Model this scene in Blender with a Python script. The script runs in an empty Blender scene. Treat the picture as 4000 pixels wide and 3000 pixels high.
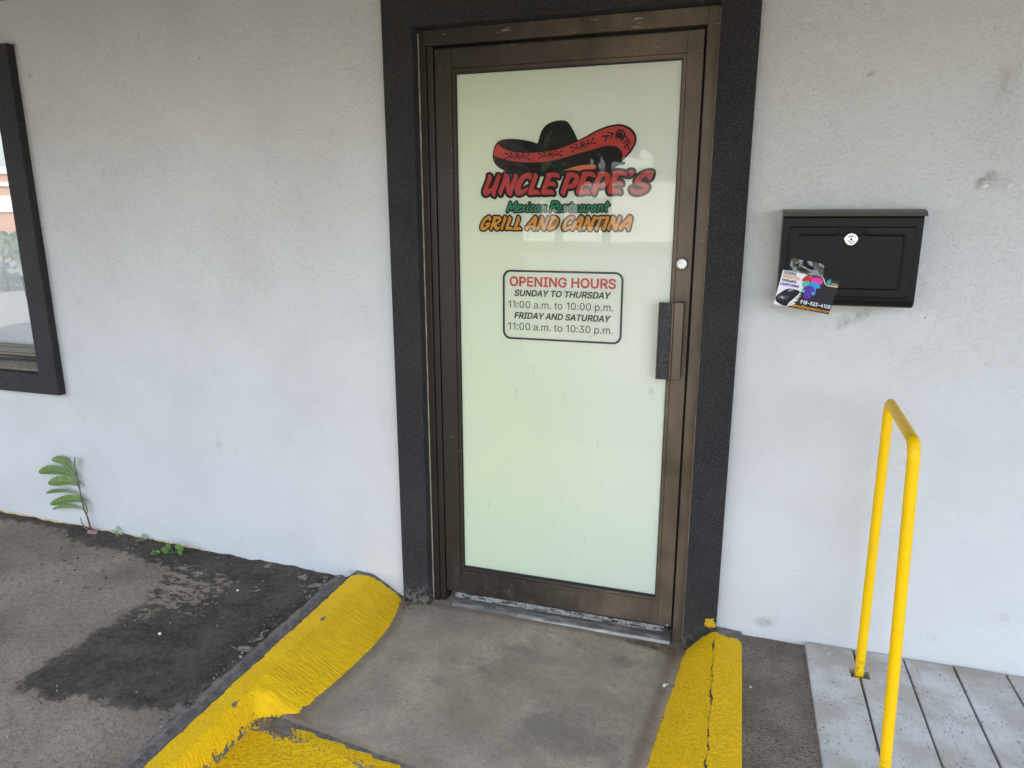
import bpy, bmesh, math, random
import numpy as np
from mathutils import Vector, Matrix, noise as mnoise
from mathutils.geometry import tessellate_polygon

C = bpy.context
S = C.scene
COL = S.collection
random.seed(7)
RNG = np.random.default_rng(7)

# ------------------------------------------------------------------ camera, light, exposure
cam = bpy.data.cameras.new('camera')
cam.sensor_width = 36.0
cam.lens = 36.0 * 2753.8 / 4000.0
cam.clip_start = 0.05
cam.clip_end = 900.0
co = bpy.data.objects.new('camera', cam)
COL.objects.link(co)
_y, _p, _r = math.radians(17.615), math.radians(-13.237), math.radians(0.019)
_R = Matrix.Rotation(_y, 3, 'Z') @ Matrix.Rotation(_p, 3, 'X') @ Matrix.Rotation(_r, 3, 'Y')
co.matrix_world = Matrix.Translation((0.6104, -2.4667, 1.5324)) @ (_R @ Matrix.Rotation(math.radians(90), 3, 'X')).to_4x4()
S.camera = co

SUN_EL, SUN_AZ = math.radians(46.0), math.radians(0.0)
W = bpy.data.worlds.new('World')
S.world = W
W.use_nodes = True
_n = W.node_tree
_bg = _n.nodes['Background']
_sky = _n.nodes.new('ShaderNodeTexSky')
_sky.sky_type = 'NISHITA'
_sky.sun_disc = False
_sky.sun_elevation = SUN_EL
_sky.sun_rotation = SUN_AZ
_sky.air_density = 1.0
_sky.dust_density = 2.0
_hz = _n.nodes.new('ShaderNodeHueSaturation')      # thin white haze over the blue
_hz.inputs['Saturation'].default_value = 0.6
_n.links.new(_sky.outputs[0], _hz.inputs['Color'])
_n.links.new(_hz.outputs[0], _bg.inputs[0])
_bg.inputs[1].default_value = 0.15
_sl = bpy.data.lights.new('sun', 'SUN')
_sl.energy = 3.0
_sl.angle = math.radians(0.5)
_sl.color = (1.0, 0.955, 0.88)
so = bpy.data.objects.new('sun', _sl)
COL.objects.link(so)
_d = Vector((math.sin(SUN_AZ) * math.cos(SUN_EL), math.cos(SUN_AZ) * math.cos(SUN_EL), math.sin(SUN_EL)))
so.rotation_euler = _d.to_track_quat('Z', 'Y').to_euler()
so.location = _d * 30
S.view_settings.view_transform = 'Standard'
S.view_settings.look = 'None'
S.view_settings.exposure = 2.6
S.view_settings.gamma = 1.0
S.render.engine = 'CYCLES'

# ------------------------------------------------------------------ helpers: objects
def link(name, me, mat=None, parent=None, smooth=False):
    o = bpy.data.objects.new(name, me)
    COL.objects.link(o)
    if mat is not None:
        for m in (mat if isinstance(mat, (list, tuple)) else [mat]):
            me.materials.append(m)
    if parent is not None:
        o.parent = parent
    if smooth:
        me.polygons.foreach_set('use_smooth', [True] * len(me.polygons))
    return o

def mesh(name, verts, faces, mat=None, parent=None, smooth=False):
    me = bpy.data.meshes.new(name)
    me.from_pydata([tuple(map(float, v)) for v in verts], [], [tuple(map(int, f)) for f in faces])
    me.update()
    return link(name, me, mat, parent, smooth)

def frombm(name, bm, mat=None, parent=None, smooth=False, bevel=0.0, seg=2):
    bmesh.ops.recalc_face_normals(bm, faces=bm.faces)
    me = bpy.data.meshes.new(name)
    bm.to_mesh(me)
    bm.free()
    o = link(name, me, mat, parent, smooth)
    if bevel:
        md = o.modifiers.new('bevel', 'BEVEL')
        md.width = bevel
        md.segments = seg
        md.limit_method = 'ANGLE'
        md.angle_limit = math.radians(40)
        md.harden_normals = False
    return o

def box(bm, x0, x1, y0, y1, z0, z1):
    vs = [bm.verts.new(p) for p in ((x0, y0, z0), (x1, y0, z0), (x1, y1, z0), (x0, y1, z0), (x0, y0, z1), (x1, y0, z1), (x1, y1, z1), (x0, y1, z1))]
    for f in ((0, 1, 2, 3), (4, 5, 6, 7), (0, 1, 5, 4), (1, 2, 6, 5), (2, 3, 7, 6), (3, 0, 4, 7)):
        bm.faces.new([vs[i] for i in f])
    return vs

def prism_xz(bm, poly, y0, y1):
    """Extrude an (x, z) outline between two depths; the outline may be concave."""
    n = len(poly)
    a = [bm.verts.new((p[0], y0, p[1])) for p in poly]
    b = [bm.verts.new((p[0], y1, p[1])) for p in poly]
    bm.faces.new(a)
    bm.faces.new(b[::-1])
    for i in range(n):
        j = (i + 1) % n
        bm.faces.new((a[i], a[j], b[j], b[i]))

def prism_x(bm, prof, x0, x1):
    """Extrude a (y, z) profile along x."""
    n = len(prof)
    a = [bm.verts.new((x0, p[0], p[1])) for p in prof]
    b = [bm.verts.new((x1, p[0], p[1])) for p in prof]
    bm.faces.new(a)
    bm.faces.new(b[::-1])
    for i in range(n):
        j = (i + 1) % n
        bm.faces.new((a[i], a[j], b[j], b[i]))

def prism_z(bm, poly, z0, z1):
    n = len(poly)
    a = [bm.verts.new((p[0], p[1], z0)) for p in poly]
    b = [bm.verts.new((p[0], p[1], z1)) for p in poly]
    bm.faces.new(a)
    bm.faces.new(b[::-1])
    for i in range(n):
        j = (i + 1) % n
        bm.faces.new((a[i], a[j], b[j], b[i]))

def disc(bm, cx, cz, rings, n=40):
    """A turned front facing -y: rings = [(radius, y), ...] from outside to the middle."""
    prev = None
    for r, y in rings:
        if r <= 1e-6:
            c = bm.verts.new((cx, y, cz))
            for i in range(n):
                bm.faces.new((prev[i], prev[(i + 1) % n], c))
            return
        cur = [bm.verts.new((cx + r * math.cos(2 * math.pi * i / n), y, cz + r * math.sin(2 * math.pi * i / n))) for i in range(n)]
        if prev:
            for i in range(n):
                j = (i + 1) % n
                bm.faces.new((prev[i], prev[j], cur[j], cur[i]))
        prev = cur

def tube(path, rad, n=14, cap=True, ta=None, tb=None):
    """Tube swept along points; rad a number or a list."""
    P = [Vector(p) for p in path]
    R = rad if isinstance(rad, (list, tuple)) else [rad] * len(P)
    vs, fs = [], []
    up = Vector((0.13, 0.97, 0.2)).normalized()
    for i, p in enumerate(P):
        t = (P[min(i + 1, len(P) - 1)] - P[max(i - 1, 0)]).normalized()
        if i == 0 and ta is not None: t = ta.normalized()
        if i == len(P) - 1 and tb is not None: t = tb.normalized()
        a = t.cross(up).normalized()
        b = t.cross(a).normalized()
        for k in range(n):
            an = 2 * math.pi * k / n
            vs.append(p + (a * math.cos(an) + b * math.sin(an)) * R[i])
    for i in range(len(P) - 1):
        for k in range(n):
            k2 = (k + 1) % n
            fs.append((i * n + k, i * n + k2, (i + 1) * n + k2, (i + 1) * n + k))
    if cap:
        fs.append(tuple(range(n))[::-1])
        fs.append(tuple((len(P) - 1) * n + k for k in range(n)))
    return vs, fs

def tag(o, label=None, cat=None, group=None, kind=None):
    if label: o['label'] = label
    if cat: o['category'] = cat
    if group: o['group'] = group
    if kind: o['kind'] = kind
    return o

def thing(name, label, cat, loc=(0, 0, 0), group=None, kind=None):
    o = bpy.data.objects.new(name, None)
    o.empty_display_size = 0.1
    COL.objects.link(o)
    tag(o, label, cat, group, kind)
    return o

def dup(o, parent=None):
    c = o.copy()
    COL.objects.link(c)
    if parent is not None:
        c.parent = parent
    for ch in list(o.children):
        dup(ch, c)
    return c

def attr(o, name, values):
    a = o.data.attributes.new(name, 'FLOAT', 'POINT')
    a.data.foreach_set('value', np.asarray(values, dtype=np.float32).ravel())

def grid(name, P, mat, parent=None, smooth=True, attrs=None, skip=None):
    """P: array (nu, nv, 3) of points -> one quad mesh; attrs: {name: (nu, nv) array}; skip: bool (nu-1, nv-1)."""
    nu, nv = P.shape[:2]
    idx = np.arange(nu * nv).reshape(nu, nv)
    q = np.stack([idx[:-1, :-1], idx[1:, :-1], idx[1:, 1:], idx[:-1, 1:]], -1)
    q = q.reshape(-1, 4) if skip is None else q[~skip]
    me = bpy.data.meshes.new(name)
    me.from_pydata(P.reshape(-1, 3).tolist(), [], q.tolist())
    me.update()
    o = link(name, me, mat, parent, smooth)
    for k, v in (attrs or {}).items():
        attr(o, k, v)
    return o

# ------------------------------------------------------------------ helpers: outlines and signed distance
def spline(pts, closed=True, sub=4):
    P = np.asarray(pts, float)
    n = len(P)
    out = []
    rng = range(n) if closed else range(n - 1)
    for i in rng:
        if closed:
            p0, p1, p2, p3 = P[i - 1], P[i], P[(i + 1) % n], P[(i + 2) % n]
        else:
            p0, p1, p2, p3 = P[max(i - 1, 0)], P[i], P[i + 1], P[min(i + 2, n - 1)]
        for k in range(sub):
            t = k / sub
            out.append(0.5 * ((2 * p1) + (p2 - p0) * t + (2 * p0 - 5 * p1 + 4 * p2 - p3) * t * t + (3 * p1 - p0 - 3 * p2 + p3) * t ** 3))
    if not closed:
        out.append(P[-1])
    return np.array(out)

def pairs(flat, s=1e-4):
    return np.asarray(flat, float).reshape(-1, 2) * s

def dist_seg(X, Z, poly, closed=True):
    d = np.full(X.shape, 1e9)
    n = len(poly)
    for i in range(n if closed else n - 1):
        a, b = poly[i], poly[(i + 1) % n]
        ab = b - a
        L = ab @ ab + 1e-18
        t = np.clip(((X - a[0]) * ab[0] + (Z - a[1]) * ab[1]) / L, 0, 1)
        d = np.minimum(d, (X - a[0] - t * ab[0]) ** 2 + (Z - a[1] - t * ab[1]) ** 2)
    return np.sqrt(d)

def inside(X, Z, poly):
    r = np.zeros(X.shape, bool)
    n = len(poly)
    for i in range(n):
        x1, z1 = poly[i]
        x2, z2 = poly[(i + 1) % n]
        c = ((z1 > Z) != (z2 > Z)) & (X < (x2 - x1) * (Z - z1) / (z2 - z1 + 1e-15) + x1)
        r ^= c
    return r

def sdf(X, Z, poly):
    d = dist_seg(X, Z, poly)
    return np.where(inside(X, Z, poly), -d, d)

class Field:
    """Signed distance on a grid over the door plane; union, subtract, offset, then fill as one mesh."""
    def __init__(s, x0, x1, z0, z1, h):
        s.h, s.x0, s.z0 = h, x0, z0
        s.xs = np.arange(x0, x1 + h, h)
        s.zs = np.arange(z0, z1 + h, h)
        s.X, s.Z = np.meshgrid(s.xs, s.zs, indexing='ij')
        s.D = np.full(s.X.shape, 1e3)
    def _win(s, poly, m):
        lo, hi = poly.min(0) - m, poly.max(0) + m
        i0, i1 = np.searchsorted(s.xs, lo[0]), np.searchsorted(s.xs, hi[0])
        j0, j1 = np.searchsorted(s.zs, lo[1]), np.searchsorted(s.zs, hi[1])
        return slice(max(i0, 0), i1 + 1), slice(max(j0, 0), j1 + 1)
    def add(s, poly, m=0.02, off=0.0):
        w = s._win(poly, m)
        s.D[w] = np.minimum(s.D[w], sdf(s.X[w], s.Z[w], poly) - off)
    def sub(s, poly, m=0.01, off=0.0):
        w = s._win(poly, m)
        s.D[w] = np.maximum(s.D[w], -(sdf(s.X[w], s.Z[w], poly) - off))
    def stroke(s, pts, r, m=0.02):
        w = s._win(pts, m + r)
        s.D[w] = np.minimum(s.D[w], dist_seg(s.X[w], s.Z[w], pts, False) - r)
    def fill(s, name, y, mat, parent):
        D = s.D
        h = s.h
        vs, fs, vid = [], [], {}
        def corner(i, j):
            k = (i, j, 0)
            if k not in vid:
                vid[k] = len(vs)
                vs.append((s.x0 + i * h, y, s.z0 + j * h))
            return vid[k]
        def cross(i, j, ax):
            k = (i, j, ax + 1)
            if k not in vid:
                a = D[i, j]
                b = D[i + 1, j] if ax == 0 else D[i, j + 1]
                t = min(max(a / (a - b), 0.0), 1.0)
                vid[k] = len(vs)
                vs.append((s.x0 + (i + (t if ax == 0 else 0)) * h, y, s.z0 + (j + (t if ax == 1 else 0)) * h))
            return vid[k]
        I = D < 0
        full = I[:-1, :-1] & I[1:, :-1] & I[1:, 1:] & I[:-1, 1:]
        any_ = I[:-1, :-1] | I[1:, :-1] | I[1:, 1:] | I[:-1, 1:]
        for j in range(D.shape[1] - 1):
            i = 0
            row, fr = any_[:, j], full[:, j]
            nz = np.nonzero(row)[0]
            if len(nz) == 0:
                continue
            i = int(nz[0])
            last = int(nz[-1])
            while i <= last:
                if fr[i]:
                    k = i
                    while k < len(fr) and fr[k]:
                        k += 1
                    fs.append((corner(i, j), corner(k, j), corner(k, j + 1), corner(i, j + 1)))
                    i = k
                    continue
                if row[i]:
                    c = [(i, j), (i + 1, j), (i + 1, j + 1), (i, j + 1)]
                    e = [(i, j, 0), (i + 1, j, 1), (i, j + 1, 0), (i, j, 1)]
                    poly = []
                    for q in range(4):
                        a, b = c[q], c[(q + 1) % 4]
                        if I[a]:
                            poly.append(corner(*a))
                        if I[a] != I[b]:
                            poly.append(cross(*e[q]))
                    if len(poly) >= 3:
                        fs.append(tuple(poly))
                i += 1
        return mesh(name, vs, fs, mat, parent)

def flat_poly(name, poly, y, mat, parent, P=None):
    """A flat filled outline; P maps (u, v) to a point, else (x, z) at depth y."""
    pts = [Vector((p[0], p[1], 0)) for p in poly]
    tri = tessellate_polygon([pts])
    P = P or (lambda u, v: (u, y, v))
    return mesh(name, [P(p[0], p[1]) for p in poly], tri, mat, parent)

def text_mesh(name, body, x0, x1, zb, cap, mat, parent, P, shear=0.0, bold=0.0):
    """Set a line of type between x0 and x1 on baseline zb with capitals cap high; P maps (u, v) to a point."""
    def make(b):
        cu = bpy.data.curves.new('type', 'FONT')
        cu.body = b
        cu.shear = shear
        cu.offset = bold
        cu.resolution_u = 4
        o = bpy.data.objects.new('type', cu)
        COL.objects.link(o)
        C.view_layer.update()
        me = bpy.data.meshes.new_from_object(o.evaluated_get(C.evaluated_depsgraph_get()))
        bpy.data.objects.remove(o)
        bpy.data.curves.remove(cu)
        co = np.array([v.co[:] for v in me.vertices])
        fs = [tuple(p.vertices) for p in me.polygons]
        bpy.data.meshes.remove(me)
        return co, fs
    h, _ = make('H')
    ch = h[:, 1].max() - max(h[:, 1].min(), 0)
    co, fs = make(body)
    lo, hi = co[:, 0].min(), co[:, 0].max()
    sx, sz = (x1 - x0) / (hi - lo), cap / ch
    return mesh(name, [P(x0 + (v[0] - lo) * sx, zb + v[1] * sz) for v in co], fs, mat, parent)

def glyph_line(name, body, x0, x1, zb, cap, mat, parent, P, shear=0.0, bold=0.0, h=0.0007):
    """A line of type from the outlines in GLYPHS (thousandths of the capital height), thickened by bold; P maps (u, v) to a point."""
    L, x = [], 0.0
    for c in body:
        g = GLYPHS[c]
        L.append([np.stack([x + np.array(p[0::2]) + shear * np.array(p[1::2]), np.array(p[1::2], float)], -1) for p in g[1:]])
        x += g[0]
    lo = min(p[:, 0].min() for g in L for p in g)
    hi = max(p[:, 0].max() for g in L for p in g)
    sx, sz = (x1 - x0 - 2 * bold) / (hi - lo), cap / 1000.0
    f = Field(x0 - 0.2 * cap, x1 + 0.2 * cap, zb - 0.4 * cap, zb + 1.25 * cap, h)
    for g in L:
        if not g: continue
        g = [np.stack([x0 + bold + (p[:, 0] - lo) * sx, zb + p[:, 1] * sz], -1) for p in g]
        w = f._win(np.concatenate(g), 0.2 * cap)
        Xw, Zw = f.X[w], f.Z[w]
        area = [0.5 * np.sum(p[:, 0] * np.roll(p[:, 1], -1) - np.roll(p[:, 0], -1) * p[:, 1]) for p in g]
        sg = np.sign(area[int(np.argmax(np.abs(area)))])
        d = np.full(Xw.shape, 1e3)
        for p, q in zip(g, area):
            if q * sg > 0: d = np.minimum(d, sdf(Xw, Zw, p) - bold)
        for p, q in zip(g, area):
            if q * sg < 0: d = np.maximum(d, -(sdf(Xw, Zw, p) + bold))
        f.D[w] = np.minimum(f.D[w], d)
    o = f.fill(name, 0.0, mat, parent)
    for v in o.data.vertices:
        v.co = P(v.co.x, v.co.z)
    return o

# ------------------------------------------------------------------ helpers: materials
class M:
    def __init__(s, name, **kw):
        s.m = bpy.data.materials.new(name)
        s.m.use_nodes = True
        s.t = s.m.node_tree
        s.b = s.t.nodes['Principled BSDF']
        for k, v in kw.items():
            s.set(k, v)
    def set(s, k, v):
        k = {'rough': 'Roughness', 'metal': 'Metallic', 'col': 'Base Color', 'spec': 'Specular IOR Level', 'coat': 'Coat Weight', 'normal': 'Normal', 'alpha': 'Alpha', 'coatr': 'Coat Roughness'}.get(k, k)
        s._in(s.b.inputs[k], v)
    def _in(s, sock, v):
        if hasattr(v, 'is_linked') or isinstance(v, bpy.types.NodeSocket):
            s.t.links.new(v, sock)
        elif isinstance(v, (tuple, list)) and len(v) == 3 and sock.type == 'RGBA':
            sock.default_value = (*v, 1)
        else:
            sock.default_value = v
    def pos(s):
        g = s.t.nodes.new('ShaderNodeNewGeometry')
        return g.outputs['Position']
    def sep(s, v):
        n = s.t.nodes.new('ShaderNodeSeparateXYZ')
        s._in(n.inputs[0], v)
        return n.outputs
    def scale(s, v, sc, rot=(0, 0, 0), loc=(0, 0, 0)):
        n = s.t.nodes.new('ShaderNodeMapping')
        s._in(n.inputs[0], v)
        n.inputs['Scale'].default_value = sc
        n.inputs['Rotation'].default_value = rot
        n.inputs['Location'].default_value = loc
        return n.outputs[0]
    def noise(s, v, sc, det=3, rough=0.55, dist=0.0, out=0):
        n = s.t.nodes.new('ShaderNodeTexNoise')
        s._in(n.inputs['Vector'], v)
        n.inputs['Scale'].default_value = sc
        n.inputs['Detail'].default_value = det
        n.inputs['Roughness'].default_value = rough
        n.inputs['Distortion'].default_value = dist
        return n.outputs[out]
    def vor(s, v, sc, feat='F1', out='Distance', rnd=1.0):
        n = s.t.nodes.new('ShaderNodeTexVoronoi')
        n.feature = feat
        s._in(n.inputs['Vector'], v)
        n.inputs['Scale'].default_value = sc
        n.inputs['Randomness'].default_value = rnd
        return n.outputs[out]
    def attr(s, name):
        n = s.t.nodes.new('ShaderNodeAttribute')
        n.attribute_name = name
        return n.outputs['Fac']
    def math(s, op, a, b=0.0, c=0.0, clamp=False):
        n = s.t.nodes.new('ShaderNodeMath')
        n.operation = op
        n.use_clamp = clamp
        s._in(n.inputs[0], a)
        s._in(n.inputs[1], b)
        s._in(n.inputs[2], c)
        return n.outputs[0]
    def ramp(s, v, a, b, lo=0.0, hi=1.0, smooth=True):
        n = s.t.nodes.new('ShaderNodeMapRange')
        n.interpolation_type = 'SMOOTHSTEP' if smooth else 'LINEAR'
        s._in(n.inputs[0], v)
        for i, q in enumerate((a, b, lo, hi)):
            n.inputs[i + 1].default_value = q
        return n.outputs[0]
    def mix(s, f, a, b):
        n = s.t.nodes.new('ShaderNodeMix')
        n.data_type = 'RGBA'
        s._in(n.inputs[0], f)
        s._in(n.inputs[6], a)
        s._in(n.inputs[7], b)
        return n.outputs[2]
    def bump(s, h, strength=0.5, dist=0.01, prev=None):
        n = s.t.nodes.new('ShaderNodeBump')
        n.inputs['Strength'].default_value = strength
        n.inputs['Distance'].default_value = dist
        s._in(n.inputs['Height'], h)
        if prev is not None:
            s._in(n.inputs['Normal'], prev)
        return n.outputs[0]

# ------------------------------------------------------------------ traced outlines (tenths of a millimetre: x, z)
RED=[[-2670,16829,-2603,16843,-2537,16805,-2521,16737,-2580,16571,-2674,16368,-2582,16359,-2507,16434,-2414,16599,-2338,16779,-2322,16838,-2247,16837,-2198,16784,-2207,16701,-2282,16492,-2366,16266,-2409,16084,-2459,16084,-2525,16138,-2542,16215,-2533,16283,-2600,16192,-2684,16132,-2768,16115,-2835,16149,-2865,16226,-2833,16363,-2747,16544,-2687,16709],[-2063,16856,-2001,16870,-1919,16831,-1870,16741,-1846,16561,-1830,16455,-1772,16590,-1707,16753,-1683,16849,-1626,16848,-1569,16780,-1577,16676,-1642,16483,-1740,16244,-1781,16116,-1871,16112,-1937,16170,-1978,16292,-2010,16458,-2085,16323,-2135,16172,-2152,16120,-2218,16120,-2275,16204,-2267,16295,-2166,16520,-2083,16729],[-1086,16875,-1038,16837,-1029,16756,-1068,16653,-1108,16609,-1133,16669,-1189,16692,-1270,16664,-1366,16554,-1431,16420,-1430,16323,-1365,16307,-1268,16351,-1172,16409,-1179,16312,-1252,16223,-1381,16142,-1511,16109,-1609,16152,-1655,16273,-1642,16423,-1561,16601,-1431,16763,-1303,16850,-1190,16877],[-966,16858,-886,16849,-822,16789,-821,16708,-884,16546,-946,16384,-962,16310,-834,16293,-753,16240,-720,16136,-864,16137,-1009,16124,-1122,16125,-1171,16193,-1163,16282,-1076,16505,-997,16711,-973,16799],[-497,16842,-347,16869,-206,16859,-80,16835,-32,16754,-46,16681,-157,16712,-282,16721,-329,16700,-391,16569,-312,16567,-217,16551,-161,16492,-176,16396,-310,16420,-437,16407,-483,16311,-372,16303,-277,16279,-221,16212,-219,16131,-338,16139,-497,16126,-624,16127,-681,16187,-682,16277,-596,16498,-519,16718],[211,16836,365,16864,496,16846,610,16791,669,16698,656,16561,577,16424,457,16341,326,16320,260,16344,213,16244,166,16105,108,16105,41,16160,23,16246,62,16369,141,16584,212,16767],[770,16864,915,16877,1075,16866,1188,16826,1239,16734,1216,16682,1112,16706,983,16723,935,16701,882,16565,987,16556,1076,16524,1099,16448,1079,16402,958,16411,829,16405,782,16360,759,16299,864,16298,978,16281,1035,16234,1054,16134,932,16143,771,16122,641,16123,582,16178,580,16286,649,16485,741,16728],[1292,16832,1394,16864,1521,16862,1665,16825,1747,16725,1743,16590,1676,16455,1552,16350,1410,16322,1345,16353,1300,16262,1240,16109,1175,16118,1109,16187,1099,16264,1152,16401,1241,16643,1302,16763],[1837,16859,1961,16887,2118,16876,2244,16844,2308,16775,2312,16686,2202,16717,2061,16727,2015,16698,1957,16556,2066,16562,2146,16538,2179,16470,2166,16410,2040,16419,1899,16414,1839,16301,1965,16303,2076,16283,2125,16222,2129,16131,2002,16148,1860,16134,1734,16127,1668,16197,1658,16288,1708,16454,1795,16694],[2344,16857,2412,16900,2490,16894,2538,16838,2518,16757,2451,16706,2389,16687,2395,16759],[3166,16848,3185,16774,3160,16656,3088,16561,3026,16570,3000,16629,2960,16682,2884,16661,2795,16588,2790,16529,2892,16482,3001,16436,3058,16361,3039,16271,2951,16183,2814,16124,2645,16103,2503,16142,2430,16234,2435,16309,2495,16356,2552,16292,2670,16258,2793,16267,2884,16311,2882,16341,2788,16379,2664,16411,2584,16472,2580,16562,2638,16665,2772,16782,2922,16846,3059,16865]]
REDH=[[361,16673,450,16694,499,16663,484,16594,405,16503,316,16458,282,16474,321,16581],[1463,16693,1534,16706,1583,16668,1569,16593,1492,16503,1390,16459,1358,16474,1402,16580]]
ORA=[[-2592,15395,-2557,15343,-2564,15277,-2607,15206,-2635,15258,-2685,15277,-2756,15238,-2829,15133,-2847,15042,-2816,15015,-2751,15022,-2730,15055,-2779,15075,-2786,15120,-2714,15166,-2615,15173,-2587,15134,-2616,15055,-2688,14977,-2803,14897,-2917,14897,-2974,14949,-2973,15041,-2914,15186,-2813,15317,-2698,15395,-2641,15408],[-2472,15382,-2359,15394,-2232,15381,-2169,15323,-2176,15239,-2247,15161,-2332,15108,-2346,15069,-2304,15017,-2206,15024,-2220,14978,-2291,14906,-2347,14893,-2404,14925,-2439,14991,-2474,15043,-2517,14938,-2539,14892,-2589,14905,-2609,14964,-2573,15042,-2515,15186,-2479,15317],[-2064,15394,-2008,15394,-1966,15342,-1980,15278,-2051,15109,-2107,14953,-2122,14900,-2171,14913,-2199,14965,-2177,15044,-2106,15226],[-1882,15381,-1826,15381,-1785,15329,-1792,15265,-1841,15135,-1883,15025,-1785,15012,-1736,14980,-1722,14909,-1827,14921,-1981,14908,-2016,14940,-2009,15005,-1938,15200],[-1563,15387,-1507,15387,-1466,15329,-1473,15252,-1521,15136,-1569,15020,-1465,15013,-1424,14968,-1403,14910,-1521,14916,-1673,14902,-1708,14941,-1687,15019,-1618,15187],[-924,15399,-877,15399,-829,15342,-821,15265,-861,15112,-901,14970,-907,14900,-955,14899,-1003,14944,-1011,14996,-1134,14995,-1161,14918,-1209,14911,-1265,14956,-1258,15008,-1176,15111,-1053,15239,-972,15342],[-707,15393,-659,15392,-605,15354,-584,15240,-569,15112,-522,15202,-470,15329,-443,15392,-389,15335,-415,15253,-480,15074,-539,14901,-594,14901,-635,14959,-663,15099,-724,15009,-791,14900,-832,14919,-853,14970,-806,15086,-740,15265],[-316,15392,-188,15398,-80,15341,-36,15253,-51,15139,-129,15011,-236,14935,-357,14902,-424,14915,-452,14972,-426,15049,-360,15202,-328,15303],[483,15397,512,15350,492,15270,465,15223,436,15270,387,15283,303,15230,235,15122,222,15028,279,15022,404,15082,385,15002,309,14934,196,14893,111,14920,81,15001,107,15122,190,15257,301,15357,399,15397],[734,15403,803,15396,853,15337,842,15230,790,15070,759,14909,703,14902,660,14949,659,15003,547,15002,492,14908,436,14908,392,14975,405,15042,487,15150,625,15270],[956,15390,1018,15390,1068,15350,1084,15257,1094,15131,1146,15244,1192,15350,1218,15396,1281,15369,1384,15369,1479,15389,1602,15382,1630,15336,1618,15290,1502,15290,1445,15151,1367,14965,1335,14885,1272,14925,1250,14965,1296,15072,1386,15277,1276,15270,1212,15111,1134,14905,1051,14911,1007,14991,983,15144,937,15031,884,14903,828,14923,806,14977,852,15084,931,15283],[1656,15395,1711,15389,1750,15349,1735,15257,1678,15112,1616,14907,1554,14913,1512,14966,1543,15072,1619,15257],[1832,15395,1900,15389,1956,15336,1977,15126,2027,15244,2083,15388,2130,15388,2165,15336,2135,15231,2073,15074,2018,14909,1957,14908,1901,14968,1854,15139,1804,15020,1766,14908,1711,14927,1683,14967,1733,15112,1809,15297],[2424,15407,2477,15407,2532,15362,2536,15271,2497,15075,2456,14911,2396,14904,2353,14969,2344,15022,2237,15015,2200,14923,2139,14916,2090,14968,2095,15034,2192,15153,2309,15271]]
ORAH=[[-2366,15278,-2303,15304,-2268,15284,-2282,15239,-2360,15186,-2402,15180,-2388,15232],[-971,15175,-970,15124,-997,15086,-1066,15092,-1025,15137],[-207,15291,-146,15278,-125,15215,-158,15126,-237,15043,-318,15024,-305,15087,-253,15202],[697,15190,698,15137,664,15094,601,15096,642,15150],[2392,15199,2387,15140,2355,15101,2295,15100,2340,15153]]
SWASH=[[103,16923,265,16981,492,17044,749,17092,1069,17103,1213,17090,1243,17036,1216,16976,1137,16955,913,16960,752,16940,640,16897,559,16929,396,16940,233,16935]]
GREEN=[[31,-1941,15552,-1887,15702,-1829,15869],[31,-1829,15869,-1791,15622],[31,-1791,15622,-1601,15868],[31,-1601,15868,-1668,15560],[20,-1573,15639,-1449,15700,-1450,15753,-1516,15753,-1573,15657,-1572,15569,-1506,15560,-1430,15595],[20,-1393,15761,-1279,15568],[20,-1261,15761,-1402,15559],[22,-1157,15734,-1204,15585,-1166,15559],[26,-1111,15842,-1107,15838],[22,-923,15724,-970,15759,-1054,15672,-1072,15585,-1016,15555,-941,15584],[22,-756,15749,-849,15732,-895,15637,-885,15567,-810,15593,-737,15740],[22,-737,15740,-764,15601,-726,15561],[22,-626,15748,-670,15557],[22,-652,15627,-570,15731,-514,15730,-532,15626,-512,15560],[31,-267,15867,-355,15556],[31,-267,15859,-130,15866,-74,15823,-110,15746,-256,15703],[31,-237,15703,-153,15564,-98,15573],[20,-62,15633,47,15693,37,15745,-27,15745,-72,15651,-61,15564,3,15555,76,15598],[22,219,15753,146,15736,157,15667,212,15615,177,15558,94,15572],[22,425,15846,358,15597,395,15554,431,15571],[20,328,15761,490,15768],[22,626,15742,545,15725,493,15631,503,15562,566,15579,635,15725],[22,635,15733,611,15588,657,15562],[22,778,15758,728,15604,765,15553,836,15604,886,15749],[22,886,15749,862,15604,891,15552],[22,1011,15748,962,15552],[22,986,15655,1056,15731,1110,15714],[22,1260,15747,1172,15722,1130,15628,1140,15560,1211,15586,1278,15730],[22,1278,15738,1255,15594,1300,15560],[22,1392,15755,1354,15560],[22,1369,15636,1454,15746,1508,15720,1486,15568],[22,1671,15854,1608,15601,1636,15559],[20,1577,15754,1735,15761]]
HAT=[-2488,17531,-2448,17717,-2369,17878,-2214,17989,-2008,18029,-1652,18022,-1298,17972,-1022,17906,-852,17851,-842,17848,-837,17855,-798,17967,-725,18192,-628,18358,-482,18476,-287,18547,-44,18576,126,18560,248,18493,372,18322,496,18106,585,17919,592,17910,609,17919,810,18006,1186,18193,1512,18314,1790,18369,2021,18378,2231,18320,2419,18204,2539,18059,2586,17904,2552,17709,2423,17492,2200,17254,2019,17080,1860,16949,1676,16773,1321,16711,598,16723,-387,16740,-1395,16757,-1831,16836,-2063,16969,-2244,17067,-2399,17200,-2476,17366]
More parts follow.
